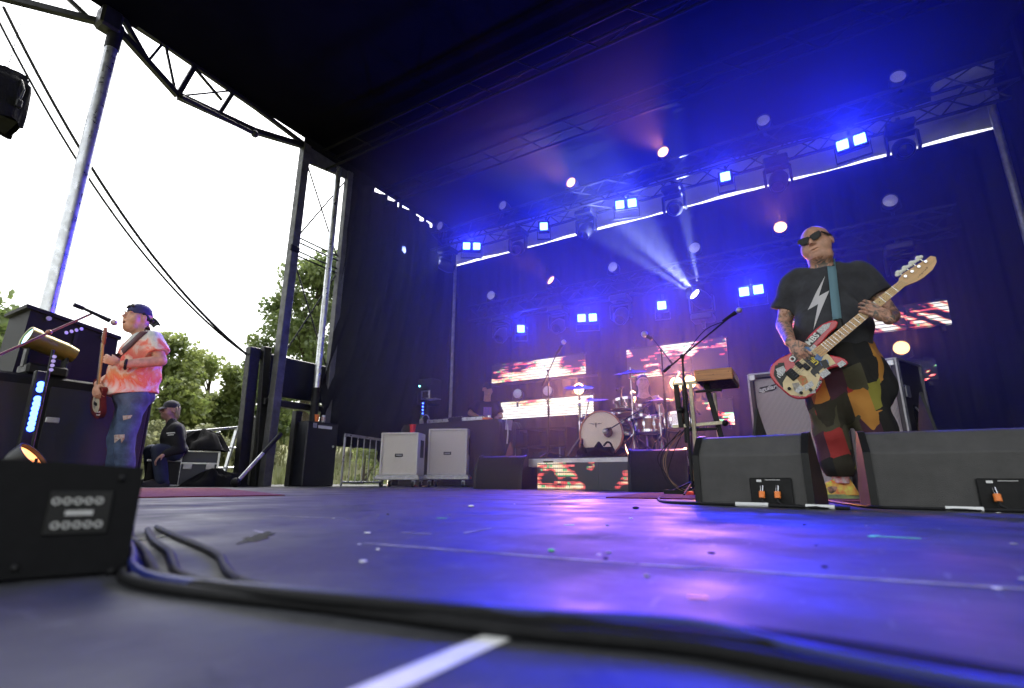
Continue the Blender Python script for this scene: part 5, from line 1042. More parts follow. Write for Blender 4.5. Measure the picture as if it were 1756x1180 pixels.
# strap: ribbon over the shoulder
stm = mat('blue_grey_webbing', (.13,.24,.30), .8, bump=.4, bscale=150, stretch=(6,1,1))
mb = MB(); rows = []
for k in range(15):
    t = k/14; z = 1.535-.465*t; x = .088-.022*t; r0 = [Vector((x+dx, -1, z)) for dx in (-.024,0,.024)]; row = []
    for p in r0:
        hit = shb.ray_cast(p, Vector((0,1,0))); row.append((p.x, (hit[0].y if hit[0] is not None else -.06)-.008, p.z))
    rows.append(row)
mb.add([p for r_ in rows for p in r_], [(i*3+j, i*3+j+1, (i+1)*3+j+1, (i+1)*3+j) for i in range(14) for j in range(2)])
so = mb.build('strap', stm, bp, 60); so.modifiers.new('thickness','SOLIDIFY').thickness = .004
MB().box((.068,-.215,1.045),(.05,.012,.07),None,.01).build('strap_end', M_['black'], bp)
tag(so, 'blue grey guitar strap over the shoulder')

# ---- guitarist ----
GL, GRZ = (-5.6,2.2,.007), 68.55
SKG = skin_mat('guitarist_skin', (.55,.29,.20))
S = SDF(.006); Rg = rm3(-4, 0, -62); gh = (.0,0,1.595); head(S, gh, Rg, 1.10, .016, .014)
S.cap((.07,.0,1.40),(.03,0,1.53),.085,.072,.03); S.ell((.09,0,1.22),(.14,.16,.2),.05); S.ell((.06,0,1.0),(.16,.17,.17),.06); S.ell((.09,0,.84),(.13,.15,.12),.05)
for y, kx in ((-.09,.06),(.09,.02)): S.chain([(.09,y,.82),(kx,y*1.1,.46),(.13 if y<0 else .05,y*1.1,.10)],[.085,.06,.042],.04); S.cap(((.13 if y<0 else .05),y*1.1,.07),((.05 if y<0 else -.03),y*1.1-.05,.045),.035,.03,.02)
S.chain([(.155,-.17,1.365),(.235,-.235,1.165),(-.03,-.27,1.09)],[.062,.052,.036],.05); S.chain([(.03,.18,1.36),(-.06,.22,1.1),(-.19,.02,.93)],[.06,.05,.036],.05)
hand(S, (-.075,-.27,1.095), (-.94,.05,.25), (.1,.9,.2), (45,60,45), .002, (.2,.6,.6), -1, 1.0); hand(S, (-.195,.0,.93), (-.05,-.55,-.75), (.45,.2,-.3), (30,35,25), .003, (.5,.7,.3), 1, 1.0)
gp, gb = person(S, 'singing guitarist in an orange tie dye shirt and backwards cap', SKG, GL, GRZ, 2)
def tiedye():
    m = mat('tie_dye_cotton', (.7,.4,.3), .9, bump=.7, bscale=14); nt = m.node_tree; b = nt.nodes['Principled BSDF']; L = nt.links.new; tc = nt.nodes.new('ShaderNodeTexCoord'); w = nt.nodes.new('ShaderNodeTexNoise'); w.inputs['Scale'].default_value = 4.2; w.inputs['Detail'].default_value = 7; w.inputs['Distortion'].default_value = 1.2; w.inputs['Roughness'].default_value = .62
    sp = nt.nodes.new('ShaderNodeSeparateXYZ'); L(tc.outputs['Object'], sp.inputs[0]); L(tc.outputs['Object'], w.inputs['Vector']); a = nt.nodes.new('ShaderNodeMath'); a.operation = 'MULTIPLY_ADD'; a.inputs[1].default_value = 1.35; L(sp.outputs['Z'], a.inputs[0]); mm = nt.nodes.new('ShaderNodeMath'); mm.operation = 'MULTIPLY'; mm.inputs[1].default_value = 1.05; L(w.outputs['Fac'], mm.inputs[0]); L(mm.outputs[0], a.inputs[2]); fr = nt.nodes.new('ShaderNodeMath'); fr.operation = 'FRACT'; L(a.outputs[0], fr.inputs[0])
    rp = nt.nodes.new('ShaderNodeValToRGB'); e = rp.color_ramp.elements; e[0].color = (.74,.60,.48,1); e[1].color = (.74,.60,.5,1); e[1].position = 1
    for p, c in ((.12,(.70,.12,.10)),(.24,(.74,.22,.16)),(.36,(.72,.66,.62)),(.48,(.45,.50,.52)),(.58,(.74,.68,.62)),(.70,(.72,.52,.5)),(.82,(.75,.16,.08)),(.92,(.74,.30,.14))): k = e.new(p); k.color = (*c,1)
    L(fr.outputs[0], rp.inputs['Fac']); L(rp.outputs[0], b.inputs['Base Color']); return m
S = SDF(.008); S.ell((.09,0,1.23),(.185,.205,.22),.05); S.ell((.055,0,1.02),(.215,.215,.2),.07); S.cap((.06,0,.98),(.07,0,.88),.2,.21,.05,(.98,1,1)); S.cap((.09,-.14,1.395),(.07,.14,1.385),.065,.065,.06)
for a, b_ in (((.15,-.165,1.37),(.212,-.215,1.22)),((.03,.175,1.37),(-.03,.205,1.22))): S.cap(a,b_,.088,.098,.045,cp=(Vector(b_)+Vector((0,0,.02)),Vector(b_)-Vector(a)))
S.wave(cloth_folds(.009,29,26)); S.ops.append(('-', (lambda P: np.linalg.norm((P-np.array((.035,-.0,1.475)))/np.array((.085,.085,.07)),axis=-1)*.08-.08), np.array((-.1,-.13,1.35)), np.array((.16,.13,1.62)), .004)); S.cut((.06,0,.855),(.15,0,-1))
gs, gsb = sdf_obj('t_shirt', S, tiedye(), gp, 2)
denim = mat('torn_blue_denim', (.055,.085,.15), .85, var=.45, vscale=9, bump=.8, bscale=18)
S = SDF(.009); S.ell((.085,0,.84),(.165,.185,.13),.05); S.chain([(.09,-.09,.80),(.075,-.10,.46),(.13,-.10,.12)],[.11,.085,.07],.05); S.chain([(.08,.09,.80),(.03,.1,.46),(.06,.1,.12)],[.11,.085,.07],.05); S.wave(cloth_folds(.006,30,22)); S.cut((0,0,.93),(0,0,1)); S.cut((0,0,.09),(0,0,-1))
gj, gjb = sdf_obj('jeans', S, denim, gp, 2)
pale_d = mat('frayed_thread', (.6,.58,.52), .9, col2=(.4,.22,.16), vscale=40)
patch('torn_patch', [(-.005,.47),(.07,.475),(.075,.44),(.06,.40),(.045,.44),(.01,.40)], gjb, pale_d, gp, .003); patch('torn_patch', [(.03,.64),(.10,.65),(.09,.62),(.04,.60)], gjb, pale_d, gp, .003)
dks = mat('dark_shoe',(.03,.03,.035),.6); shoe(gp, (.13,-.10,-.006), (-.9,-.3), dks, M_['white']); shoe(gp, (.05,.10,-.006), (-.9,-.3), dks, M_['white'])
# cap worn backwards, hair
def cap_hat(parent, hc, Rm, s, m, back=True, bill_m=None):
    T = Matrix(np.block([[Rm*s, np.array(hc)[:,None]],[np.zeros((1,3)), np.ones((1,1))]]).tolist()); T = T @ rotm(8 if back else -4,0,0)
    o = inst('cap', MB().lathe([(.0,.105),(.03,.103),(.06,.088),(.083,.055),(.091,.015),(.09,.0),(.087,.0)],28,Matrix.Translation((0,.014,.03)) @ Matrix.Diagonal((.92,1.1,.95,1))).mesh('cap', m, 60), parent, T); sg_ = 1 if back else -1
    mb = MB(); mb.grid(lambda u, v: ((u-.5)*.14*(1-.25*v*v), .014+sg_*(.085+.075*v), .032-.03*v*v-.06*(u-.5)**2*4*.3-(.03*v if back else 0)), 10, 6); b = mb.build('cap_bill', bill_m or m, o, 60); b.modifiers.new('thickness','SOLIDIFY').thickness = .004; return o
navy = mat('navy_cap', (.035,.035,.11), .8, bump=.2, bscale=120); darkhair = mat('dark_hair', (.015,.011,.009), .55, var=.4, vscale=60, stretch=(1,1,.3))
cap_hat(gp, gh, Rg, 1.10, navy, True, mat('dark_bill',(.008,.02,.018),.7))
S = SDF(.006); c0 = np.array(gh)
def GP(*p): return c0+Rg@(np.array(p)*1.10)
for (x, y, z, r) in ((-.01,-.075,.088,.016),(.015,-.07,.095,.017),(.035,-.075,.082,.015),(-.03,-.085,.075,.013),(.0,-.09,.08,.014)): S.ell(GP(x,y,z),(r,r,r),.008)
for sx in (-1,1): S.cap(GP(sx*.07,.0,.035),GP(sx*.072,.05,.0),.018,.02,.01)
S.cap(GP(-.05,.09,.0),GP(.05,.09,.0),.025,.025,.01); sdf_obj('hair', S, darkhair, gp, 1)
for sx in (-1,1): MB().bar(GP(sx*.012,-.104,.031),GP(sx*.05,-.09,.036),.010,.007,bev=.002).build('eyebrow', darkhair, gp)
MB().box(tuple(GP(0,-.088,-.072)),(.035,.02,.018),None,.006).build('mouth_inside', mat('mouth_dark',(.10,.02,.02),.6), gp)
MB().tube([(-.012,-.262+.03*math.cos(t),1.093+.035*math.sin(t)) if 0 else (-.02+.003*math.cos(t),-.27+.040*math.cos(t),1.09+.040*math.sin(t)) for t in np.linspace(0,6.283,16)],.012,8).build('wristband', M_['black'], gp)
# guitar and strap
gg = thing('electric_guitar', 'dark red electric guitar held upright by the guitarist', 'guitar', (0,0,0)); Wg = Matrix.Translation(GL) @ rotm(0,0,GRZ)
gn = Vector((-.06,-.38,.93)).normalized(); gf = Vector((-.93,-.30,-.18)); gf = (gf-gn*gf.dot(gn)).normalized(); gsd = gf.cross(gn)
gg.matrix_world = Wg @ Matrix(((gn.x,gsd.x,gf.x,-.165),(gn.y,gsd.y,gf.y,.03),(gn.z,gsd.z,gf.z,.80),(0,0,0,1))) @ Matrix.Scale(.9,4)
gbody = [tuple(p[:2]) for p in spline([(-.2,0,0),(-.18,.1,0),(-.1,.16,0),(-.02,.14,0),(.05,.115,0),(.11,.135,0),(.16,.14,0),(.18,.10,0),(.14,.05,0),(.13,-.05,0),(.15,-.1,0),(.12,-.13,0),(.05,-.11,0),(-.02,-.14,0),(-.1,-.16,0),(-.18,-.1,0),(-.2,0,0)],3)][:-1]
MB().prism(gbody, .042, Matrix.Translation((0,0,-.021))).build('body', mat('dark_red_lacquer',(.16,.02,.02),.2,coat=.6), gg, 30); MB().prism([(x*.7,y*.6) for x, y in gbody], .003, Matrix.Translation((0,0,.021))).build('pickguard', mat('cream_guard_2',(.6,.52,.4),.4), gg)
MB().box((.34,0,.022),(.46,.048,.02),None,.006).build('neck', maple, gg); MB().prism([(.565,-.022),(.60,-.035),(.70,-.04),(.74,-.02),(.73,.02),(.62,.035),(.565,.022)], .014, Matrix.Translation((0,0,.01))).build('headstock', mat('red_brown_head',(.3,.08,.04),.3), gg)
for k in range(6): MB().cyl((.60+.024*k,.03,.017),(.60+.024*k,.055,.017),.006,n=8).build('tuner', M_['chrome'], gg)
for k in range(6): MB().cyl((-.1,-.02+.008*k,.032),(.58,-.016+.0064*k,.034),.0008,n=4).build('string', M_['chrome'], gg)
for x in (-.05,.05): MB().box((x,0,.028),(.035,.07,.01),None,.004).build('pickup', M_['black'], gg)
for x in (-.12,-.15): MB().cyl((x,-.08,.022),(x,-.08,.036),.009,n=10).build('knob', M_['chrome'], gg)
mb = MB(); rows = []
for k in range(15):
    t = k/14; p0_ = Vector((.105,-1,1.49)).lerp(Vector((-.13,-1,1.13)), t); nn = Vector((.36,0,.235)).normalized()*.027; row = []
    for s_ in (-1,0,1):
        p = p0_+Vector((nn.z*-s_*.0,0,0))+Vector((-nn.z*s_,0,nn.x*s_)); hit = gsb.ray_cast(p, Vector((0,1,0))); row.append((p.x, (hit[0].y if hit[0] is not None else -.1)-.008, p.z))
    rows.append(row)
mb.add([p for r_ in rows for p in r_], [(i*3+j, i*3+j+1, (i+1)*3+j+1, (i+1)*3+j) for i in range(14) for j in range(2)]); so = mb.build('strap', mat('maroon_strap',(.07,.015,.025),.6), gp, 60); so.modifiers.new('thickness','SOLIDIFY').thickness = .004

# ---- drummer ----
SKD = skin_mat('drummer_skin', (.50,.30,.24)); S = SDF(.008); dh = (.0,-.02,1.045); Rd = rm3(4,0,6); head(S, dh, Rd, 1.02)
S.cap((0,.0,.82),(0,-.01,.98),.085,.062,.05); S.ell((0,0,.68),(.16,.11,.2),.05); S.ell((0,0,.5),(.15,.12,.12),.05)
for sx in (-1,1): S.chain([(sx*.17,.0,.80),(sx*.25,-.06,.55),(sx*.13,-.30,.52)],[.058,.045,.033],.05); hand(S,(sx*.125,-.31,.52),(-sx*.2,-.9,.05),(0,.1,-1),(55,60,40),.001,(.4,.6,.5),-sx); S.chain([(sx*.09,0,.47),(sx*.16,-.38,.45),(sx*.16,-.36,.08)],[.085,.06,.045],.05); S.cap((sx*.16,-.36,.05),(sx*.16,-.48,.04),.04,.03,.02)
dp, db = person(S, 'drummer with cropped hair in a black tank top behind the kit', SKD, (-2.25,7.3,.43), 17, 2)
S = SDF(.01); S.ell((0,0,.67),(.178,.13,.215),.05); S.ell((0,0,.5),(.17,.14,.13),.06); S.ops.append(('-',(lambda P: np.linalg.norm((P-np.array((0,-.03,.90)))/np.array((.09,.1,.12)),axis=-1)*.09-.09), np.array((-.12,-.15,.75)), np.array((.12,.1,1.05)), .005)); S.cut((0,0,.42),(0,0,-1)); sdf_obj('tank_top', S, M_['cloth_black'], dp, 2)
S = SDF(.011); S.ell((0,0,.47),(.17,.15,.1),.04)
for sx in (-1,1): S.chain([(sx*.09,0,.47),(sx*.16,-.38,.45)],[.1,.085],.04); S.cap((sx*.16,-.38,.45),(sx*.16,-.37,.25),.085,.08,.03)
sdf_obj('shorts', S, mat('dark_shorts',(.02,.02,.025),.9), dp, 2)
S = SDF(.007); S.ell(np.array(dh)+Rd@np.array((0,.022,.042)),(.080,.098,.082),.01,Rd); S.cut(np.array(dh)+Rd@np.array((0,-.04,.03)),Rd@np.array((0,-.75,-.55))); sdf_obj('hair', S, darkhair, dp, 1)
for sx in (-1,1): MB().bar(np.array(dh)+Rd@np.array((sx*.014,-.098,.030)),np.array(dh)+Rd@np.array((sx*.05,-.085,.033)),.008,.006).build('eyebrow', darkhair, dp)
for sx, lb in ((-1,'drum stick in the left hand of the drummer'),(1,'drum stick in the right hand of the drummer')):
    k_ = MB().tube([(sx*.10,-.36,.53),(sx*.02,-.55,.60),(-sx*.05,-.72,.66)],[.007,.0065,.003],7).build('drum_stick', mat('stick_wood',(.6,.42,.22),.5)); k_.location = (-2.25,7.3,.38); k_.rotation_euler = (0,0,R(17)); tag(k_, lb, 'drum stick')
dt = thing('drum_stool', 'round black stool under the drummer', 'stool', (-2.25,7.35,.38)); MB().lathe([(0,.36),(.16,.36),(.17,.38),(.16,.41),(0,.415)],24).build('seat', M_['black'], dt); MB().cyl((0,0,.1),(0,0,.37),.02,n=10).build('stem', CH, dt)
for k in range(3): MB().cyl((0,0,.2),(.2*math.cos(2.1*k),.2*math.sin(2.1*k),.01),.012,n=8).build('leg', CH, dt)

# ---- disc jockey ----
S = SDF(.008); jh = (-.055,-.02,1.69); Rj = rm3(6,0,22); head(S, jh, Rj, 1.03); S.cap((-.06,0,1.47),(-.055,-.01,1.62),.064,.06,.03); S.ell((-.07,0,1.28),(.155,.1,.2),.05); S.ell((-.06,0,1.0),(.14,.11,.2),.05)
for sx in (-1,1): S.chain([(-.065+sx*.1,0,.9),(-.065+sx*.1,-.01,.5),(-.065+sx*.1,.02,.08)],[.085,.06,.045],.05); S.cap((-.065+sx*.1,.02,.05),(-.065+sx*.1,-.1,.04),.04,.03,.02)
S.chain([(-.25,0,1.42),(-.36,-.08,1.25),(-.25,-.36,1.18)],[.055,.042,.032],.05); hand(S,(-.245,-.37,1.178),(.2,-.95,-.1),(0,.1,-1),(12,15,12),.004,(.6,.6,.1),-1); S.chain([(.11,0,1.42),(.19,-.05,1.2),(.13,-.33,1.16)],[.055,.042,.032],.05); hand(S,(.125,-.34,1.158),(-.1,-.95,-.1),(0,.1,-1),(12,15,12),.004,(.6,.6,.1),1)
jp, jb = person(S, 'disc jockey in dark cap and blue print shirt behind the table', skin_mat('dj_skin',(.45,.24,.17)), (-5.2,7.75,0), 34, 2)
S = SDF(.01); S.ell((-.07,0,1.28),(.185,.125,.22),.05); S.ell((-.06,0,1.0),(.175,.135,.2),.06)
for a, b_ in (((-.24,0,1.42),(-.335,-.05,1.29)),((.10,0,1.42),(.17,-.04,1.26))): S.cap(a,b_,.075,.08,.04,cp=(b_,Vector(b_)-Vector(a)))
S.cut((0,0,.86),(0,0,-1)); S.ops.append(('-',(lambda P: np.linalg.norm((P-np.array((-.06,-.03,1.53)))/np.array((.075,.08,.07)),axis=-1)*.07-.07), np.array((-.2,-.15,1.4)), np.array((.1,.1,1.65)), .004)); js, jsb = sdf_obj('t_shirt', S, M_['cloth_black'], jp, 2)
patch('shirt_print', [(-.12,1.36),(.02,1.36),(.03,1.06),(-.13,1.06)], jsb, mat('neon_print',(.05,.12,.55),.7,col2=(.35,.1,.4),vscale=16,stretch=(3,1,.4)), jp, .006)
S = SDF(.011)
for sx in (-1,1): S.chain([(-.065+sx*.09,0,.88),(-.065+sx*.1,-.01,.5),(-.065+sx*.1,.02,.06)],[.11,.085,.075],.04)
sdf_obj('trousers', S, M_['cloth_black'], jp, 2); cap_hat(jp, jh, Rj, 1.04, mat('black_cap',(.012,.012,.02),.8), False)

# ---- seated stage hand ----
S = SDF(.008); th = (.025,0,.955); Rt = rm3(4,0,-66); head(S, th, Rt, 1.0); S.cap((.07,0,.78),(.04,0,.89),.062,.058,.03); S.ell((.11,0,.62),(.115,.16,.17),.05); S.ell((.15,0,.45),(.13,.17,.11),.05)
S.chain([(.12,-.17,.71),(.20,-.2,.46),(.06,-.2,.40)],[.055,.045,.034],.05); hand(S,(.05,-.2,.40),(-.75,-.1,-.6),(.4,.2,-.9),(25,30,20),.004,(.5,.7,.2),1); S.chain([(.10,.17,.71),(.14,.2,.5),(.0,.16,.44)],[.055,.045,.034],.05)
for y in (-.1,.1): S.chain([(.15,y,.42),(-.02 if y<0 else -.1,y*1.3,.44),(.06 if y<0 else -.04,y*1.3,.08)],[.085,.062,.045],.05); S.cap(((.06 if y<0 else -.04),y*1.3,.05),((-.06 if y<0 else -.16),y*1.3,.04),.04,.03,.02)
tp, tb_ = person(S, 'stage hand in cap and dark hoodie sitting on a case', skin_mat('stagehand_skin',(.48,.27,.22)), (-7.3,3.4,0), 65, 2)
S = SDF(.01); S.ell((.11,0,.62),(.145,.19,.19),.05); S.ell((.14,0,.46),(.155,.19,.12),.06); S.chain([(.12,-.17,.71),(.205,-.2,.47),(.075,-.2,.41)],[.08,.065,.055],.05); S.chain([(.10,.17,.71),(.145,.2,.5),(.01,.16,.44)],[.08,.065,.055],.05); S.cap((.07,-.06,.79),(.07,.06,.79),.06,.06,.04); S.wave(cloth_folds(.006)); hs_, hsb = sdf_obj('hoodie', S, mat('black_hoodie',(.014,.014,.017),.9,bump=.2,bscale=60), tp, 2)
patch('chest_print', [(.03,.66),(.12,.665),(.12,.65),(.03,.645)], hsb, M_['white'], tp, .006); patch('chest_print', [(.045,.635),(.11,.64),(.11,.628),(.045,.623)], hsb, M_['white'], tp, .006)
S = SDF(.011)
for y in (-.1,.1): S.chain([(.15,y,.42),(-.02 if y<0 else -.1,y*1.3,.44),(.06 if y<0 else -.04,y*1.3,.10)],[.105,.085,.075],.05)
sdf_obj('jeans', S, mat('dark_denim',(.03,.04,.08),.85,var=.3), tp, 2); shoe(tp,(.06,-.13,0),(-1,-.1),dks,dks); shoe(tp,(-.04,.13,0),(-1,-.1),dks,dks)
cap_hat(tp, th, Rt, 1.02, mat('stagehand_cap',(.02,.02,.03),.8), False); blond = mat('blond_hair',(.42,.33,.2),.5,var=.3,vscale=40,stretch=(1,1,.2)); S = SDF(.007)
for (x, y, z, x2, y2, z2, r) in ((.07,.04,.03,.075,.05,-.10,.03),(-.07,.04,.03,-.075,.05,-.10,.03),(.0,.09,.03,0,.095,-.12,.045),(.05,.08,.03,.05,.085,-.11,.035),(-.05,.08,.03,-.05,.085,-.11,.035)): S.cap(np.array(th)+Rt@np.array((x,y,z)),np.array(th)+Rt@np.array((x2*1.05,y2,z2*.85)),r*.7,r*.35,.012)
sdf_obj('hair', S, blond, tp, 1)
sc_ = thing('seat_case', 'black case used as a seat by the stage hand', 'case', (-7.42,3.52,0), -25); MB().box((0,0,.17),(.36,.36,.33),None,.012).build('body', M_['black'], sc_)
for z in (.02,.32): MB().box((0,0,z),(.368,.368,.02),None,.004).build('edge_rail', M_['alu_dull'], sc_)
# ------------------------------------------------------------------ speaker stack and lamps at the left
SUBM = mat('matt_black_cabinet',(.006,.006,.007),.6,var=.3,vscale=20,bump=.2,bscale=300,spec=.2)
sk = thing('subwoofer', 'big black subwoofer under the smaller cabinet at the left', 'loudspeaker', (-6.4,1.72,0)); MB().box((0,0,.49),(1.0,1.76,.98),None,.02).build('cabinet', SUBM, sk)
for y in (-.6,.1,.7): MB().box((.505,y,.6),(.02,.1,.05),None,.006).build('handle', M_['alu_dull'], sk)
for y in (-.44,.44): MB().box((.502,y,.47),(.012,.8,.84),None,.004).build('grille', mat('sub_grille',(.012,.012,.013),.6,bump=.6,bscale=300), sk)
fsx = thing('fill_loudspeaker', 'black loudspeaker cabinet standing on the subwoofer', 'loudspeaker', (-6.62,1.97,.985))
MB().prism([(-.38,0),(.40,0),(.38,.56),(-.36,.69)], .56, Matrix.Translation((-.28,0,0)) @ YZ).build('cabinet', SUBM, fsx, 20)
MB().prism([(-.40,.67),(.40,.54),(.40,.575),(-.40,.705)], .60, Matrix.Translation((-.30,0,0)) @ YZ).build('lid', SUBM, fsx, 20)
for y, z in ((-.22,.61),(.25,.53),(-.1,.08)): MB().cyl((.285,y,z),(.30,y,z),.022,n=14).build('bolt', M_['alu_dull'], fsx)
MB().box((.285,.02,.3),(.012,.03,.52)).build('seam_strip', M_['black'], fsx)
gold = mat('casing_gold_reflection', (.22,.17,.03), .35, .5, var=.2)  # gold reflection on the lamp casing, put into its base colour
wl = thing('wash_lamp', 'moving lamp with a gold reflection coloured into its casing, standing on the subwoofer', 'stage light', (-6.05,1.70,.985)); 
MB().box((0,.02,.05),(.26,.3,.1),None,.02).build('base', M_['black'], wl); MB().box((-.0,-.12,.2),(.1,.03,.28),None,.012).build('yoke', M_['black'], wl); MB().box((0,.16,.2),(.1,.03,.28),None,.012).build('yoke', M_['black'], wl)
inst('head', MB().lathe([(0,-.2),(.07,-.19),(.085,-.1),(.085,.1),(.1,.13),(.1,.2),(.085,.2)],20).mesh('head', gold), wl, axis_m((0,.04,.29),(.05,-.97,.25)))
inst('lens', MB().lathe([(0,.2),(.05,.196),(.086,.185)],20).mesh('lens', emat('cyan_lens',(.35,.8,1),1.2)), wl, axis_m((0,.04,.29),(.05,-.97,.25)))
wb = thing('water_bottle', 'clear plastic water bottle with a blue label on the subwoofer', 'bottle', (-5.95,1.30,.985)); MB().lathe([(0,0),(.03,0),(.032,.02),(.03,.05),(.032,.09),(.031,.13),(.014,.17),(.013,.19),(0,.19)],18).build('bottle_body', mat('clear_plastic',(.75,.8,.82),.08,trans=.7), wb); MB().lathe([(.0325,.05),(.0325,.1)],18).build('paper_label', mat('blue_label',(.05,.25,.6),.4), wb); MB().cyl((0,0,.188),(0,0,.205),.014,n=12).build('cap', M_['white'], wb)
lb_ = thing('led_batten', 'upright LED batten glowing blue beside the microphone stand', 'stage light', (-5.28,1.50,0)); MB().box((0,0,.46),(.06,.09,.92),None,.008).build('housing', M_['black'], lb_)
MB().lathe([(0,.02),(.16,.015),(.17,0),(0,0)],20).build('base', M_['black'], lb_)
for k in range(10):
    if k != 7: MB().ball((.03,-.0,.47+k*.038),.025,10,8).build('led_dot', M_['blue_bar'], lb_)
lamp('lamp','SPOT',lb_,(.06,0,.65),(3,-.3,.5),10,(.05,.09,1.0),.05,150,.5)
upl = thing('uplight', 'round orange lamp on the deck below the LED batten', 'stage light', (-5.05,1.48,0)); inst('can', MB().lathe([(0,-.15),(.09,-.14),(.12,-.05),(.125,.03),(.112,.03)],24).mesh('can', fix_m), upl, axis_m((0,0,.24),(.45,.5,.6))); inst('lens', MB().lathe([(0,.02),(.06,.015),(.112,.0)],24).mesh('lens', emat('orange_lens',(1.0,.30,.08),1.4)), upl, axis_m((0,0,.24),(.45,.5,.6)))
MB().tube([(-.13,0,.24),(-.13,0,.03),(.13,0,.03),(.13,0,.24)],.01,6).build('yoke', M_['black'], upl)
lamp('lamp','SPOT',upl,(.05,.06,.32),(-.35,1.0,1.45),4,(1.0,.28,.12),.1,52,.8)
ms1 = thing('mic_stand', 'copper coloured boom microphone stand in front of the guitarist', 'microphone stand', (-5.18,1.52,0), 0, 'microphone stands')
cop = mat('copper_tube', (.30,.13,.09), .3, .8); MB().lathe([(0,.03),(.03,.03),(.13,.012),(.135,0),(0,0)],24).build('round_base', M_['black'], ms1)
MB().cyl((0,0,.02),(.02,-.02,1.08),.011,n=10).build('tube', M_['black'], ms1); MB().cyl((.2,-.38,.93),(-.02,.18,1.44),.009,n=10).build('boom', cop, ms1); MB().ball((.085,-.09,1.195),.022).build('joint', cop, ms1)
for k in range(4): MB().cyl((.065,.02+.03*k,1.225+.018*k),(.07,.022+.03*k,1.225+.018*k),.014,n=12).build('guitar_pick', M_['white'], ms1)
for k in range(4): MB().cyl((.035,-.01,.92+.035*k),(.04,-.01,.92+.035*k),.014,n=12).build('guitar_pick', M_['white'], ms1)
mic_parts(ms1, (.02,.34,1.40), (-.01,.10,1.475), .026, mat('rosy_mesh',(.55,.4,.38),.35,.7)); MB().cyl((-.015,.05,1.485),(-.012,.12,1.47),.018,n=10).build('mic_clip', M_['black'], ms1)

# ------------------------------------------------------------------ floor: rugs, tape, debris, foreground
rug_m = mat('red_rug', (.12,.018,.028), .95, var=.35, vscale=25, bump=.6, bscale=180)
def rug(label, poly):
    o = MB().prism(poly, .007, None, 0, .0).build('rug', rug_m); return tag(o, label, 'rug')
rug('red rug under the guitarist', [(-6.6,.95),(-3.35,1.15),(-3.05,2.20),(-5.9,3.4)])
rug('red rug under the bass player and the keyboard', [(-1.25,3.16),(.95,3.5),(.75,4.95),(-1.45,4.62)])
white_tape = mat('white_tape', (.72,.72,.70), .55, var=.2, vscale=30); worn = mat('worn_white_line', (.30,.30,.31), .6, var=.6, vscale=18); green_t = mat('green_tape', (.12,.6,.2), .55); or_t = mat('orange_tape', (.8,.35,.15), .5)
def strip(name, label, p0, p1, w, m, cat='tape', z=.0006, jag=0):
    a, b = Vector((*p0,0)), Vector((*p1,0)); d = (b-a).normalized(); s = Vector((-d.y,d.x,0))*w/2; n = max(2, int((b-a).length/.05)) if jag else 1; rg = random.Random(int(abs(p0[0])*1e4)); L = []; Rr = []
    for k in range(n+1):
        p = a.lerp(b, k/n); j = 1+(rg.uniform(-jag,jag) if jag else 0); L.append((p+s*j)[:2]); Rr.append((p-s*(1+(rg.uniform(-jag,jag) if jag else 0)))[:2])
    return tag(MB().prism(L+Rr[::-1], .0006, None, 0, z).build(name, m), label, cat)
strip('tape_strip', 'broad white tape strip on the deck at the bottom of the picture', (-.218,.12), (-.214,.366), .020, white_tape, jag=.06)
strip('deck_line', 'long worn white line crossing the deck behind the cables', (-.70,.668), (-.24,.70), .007, worn, 'line', jag=.3); strip('deck_line', 'worn white line on the deck near the right edge', (-.235,.702), (.3,.785), .007, worn, 'line', jag=.4)
for k, (p0, p1, w, m_, lb) in enumerate((((-.775,.838),(-.708,.852),.006,worn,'short worn tape mark left of the deck centre'),((-.665,.905),(-.678,1.02),.006,worn,'short slanting tape mark on the deck'),((.045,1.312),(.118,1.312),.012,green_t,'green tape bar in front of the right monitor'),((.038,1.29),(.048,1.34),.014,green_t,'short green tape end of the bar mark'),((-.134,.535),(-.118,.540),.008,or_t,'tiny orange tape mark near the cables'),((-.98,1.2),(-.955,1.215),.012,green_t,'green tape dot towards the white cabinets'),((-.585,1.2),(-.562,1.21),.012,green_t,'green tape dot near the middle of the deck'),((-.95,.664),(-1.06,.70),.006,worn,'worn mark beside the dark stain'),((-1.45,1.0),(-1.15,1.045),.007,worn,'faint worn line on the far deck'))):
    strip('tape_mark', lb, p0, p1, w, m_)
st_m = mat('dark_stain', (.012,.013,.010), .25, var=.4, vscale=40)
rg = random.Random(4)
def blob(name, label, c, rx, ry, m, cat, seed, h=.0008, rz=0):
    r_ = random.Random(seed); ph = [r_.uniform(0,6.28) for _ in range(4)]; P = []
    for k in range(28):
        a = 2*math.pi*k/28; q = 1+.3*math.sin(2*a+ph[0])+.22*math.sin(5*a+ph[1])+.15*math.sin(9*a+ph[2]); P.append((rx*q*math.cos(a), ry*q*math.sin(a)))
    return tag(MB().prism(P, h, TM((c[0],c[1],.0005),0,0,rz)).build(name, m), label, cat)
blob('wet_stain', 'dark wet stain on the deck near the left cables', (-.93,.625), .075, .022, st_m, 'stain', 1, rz=130); blob('wet_stain', 'faint second wet stain beside the stage box', (-1.08,.52), .05, .012, st_m, 'stain', 2, rz=120)
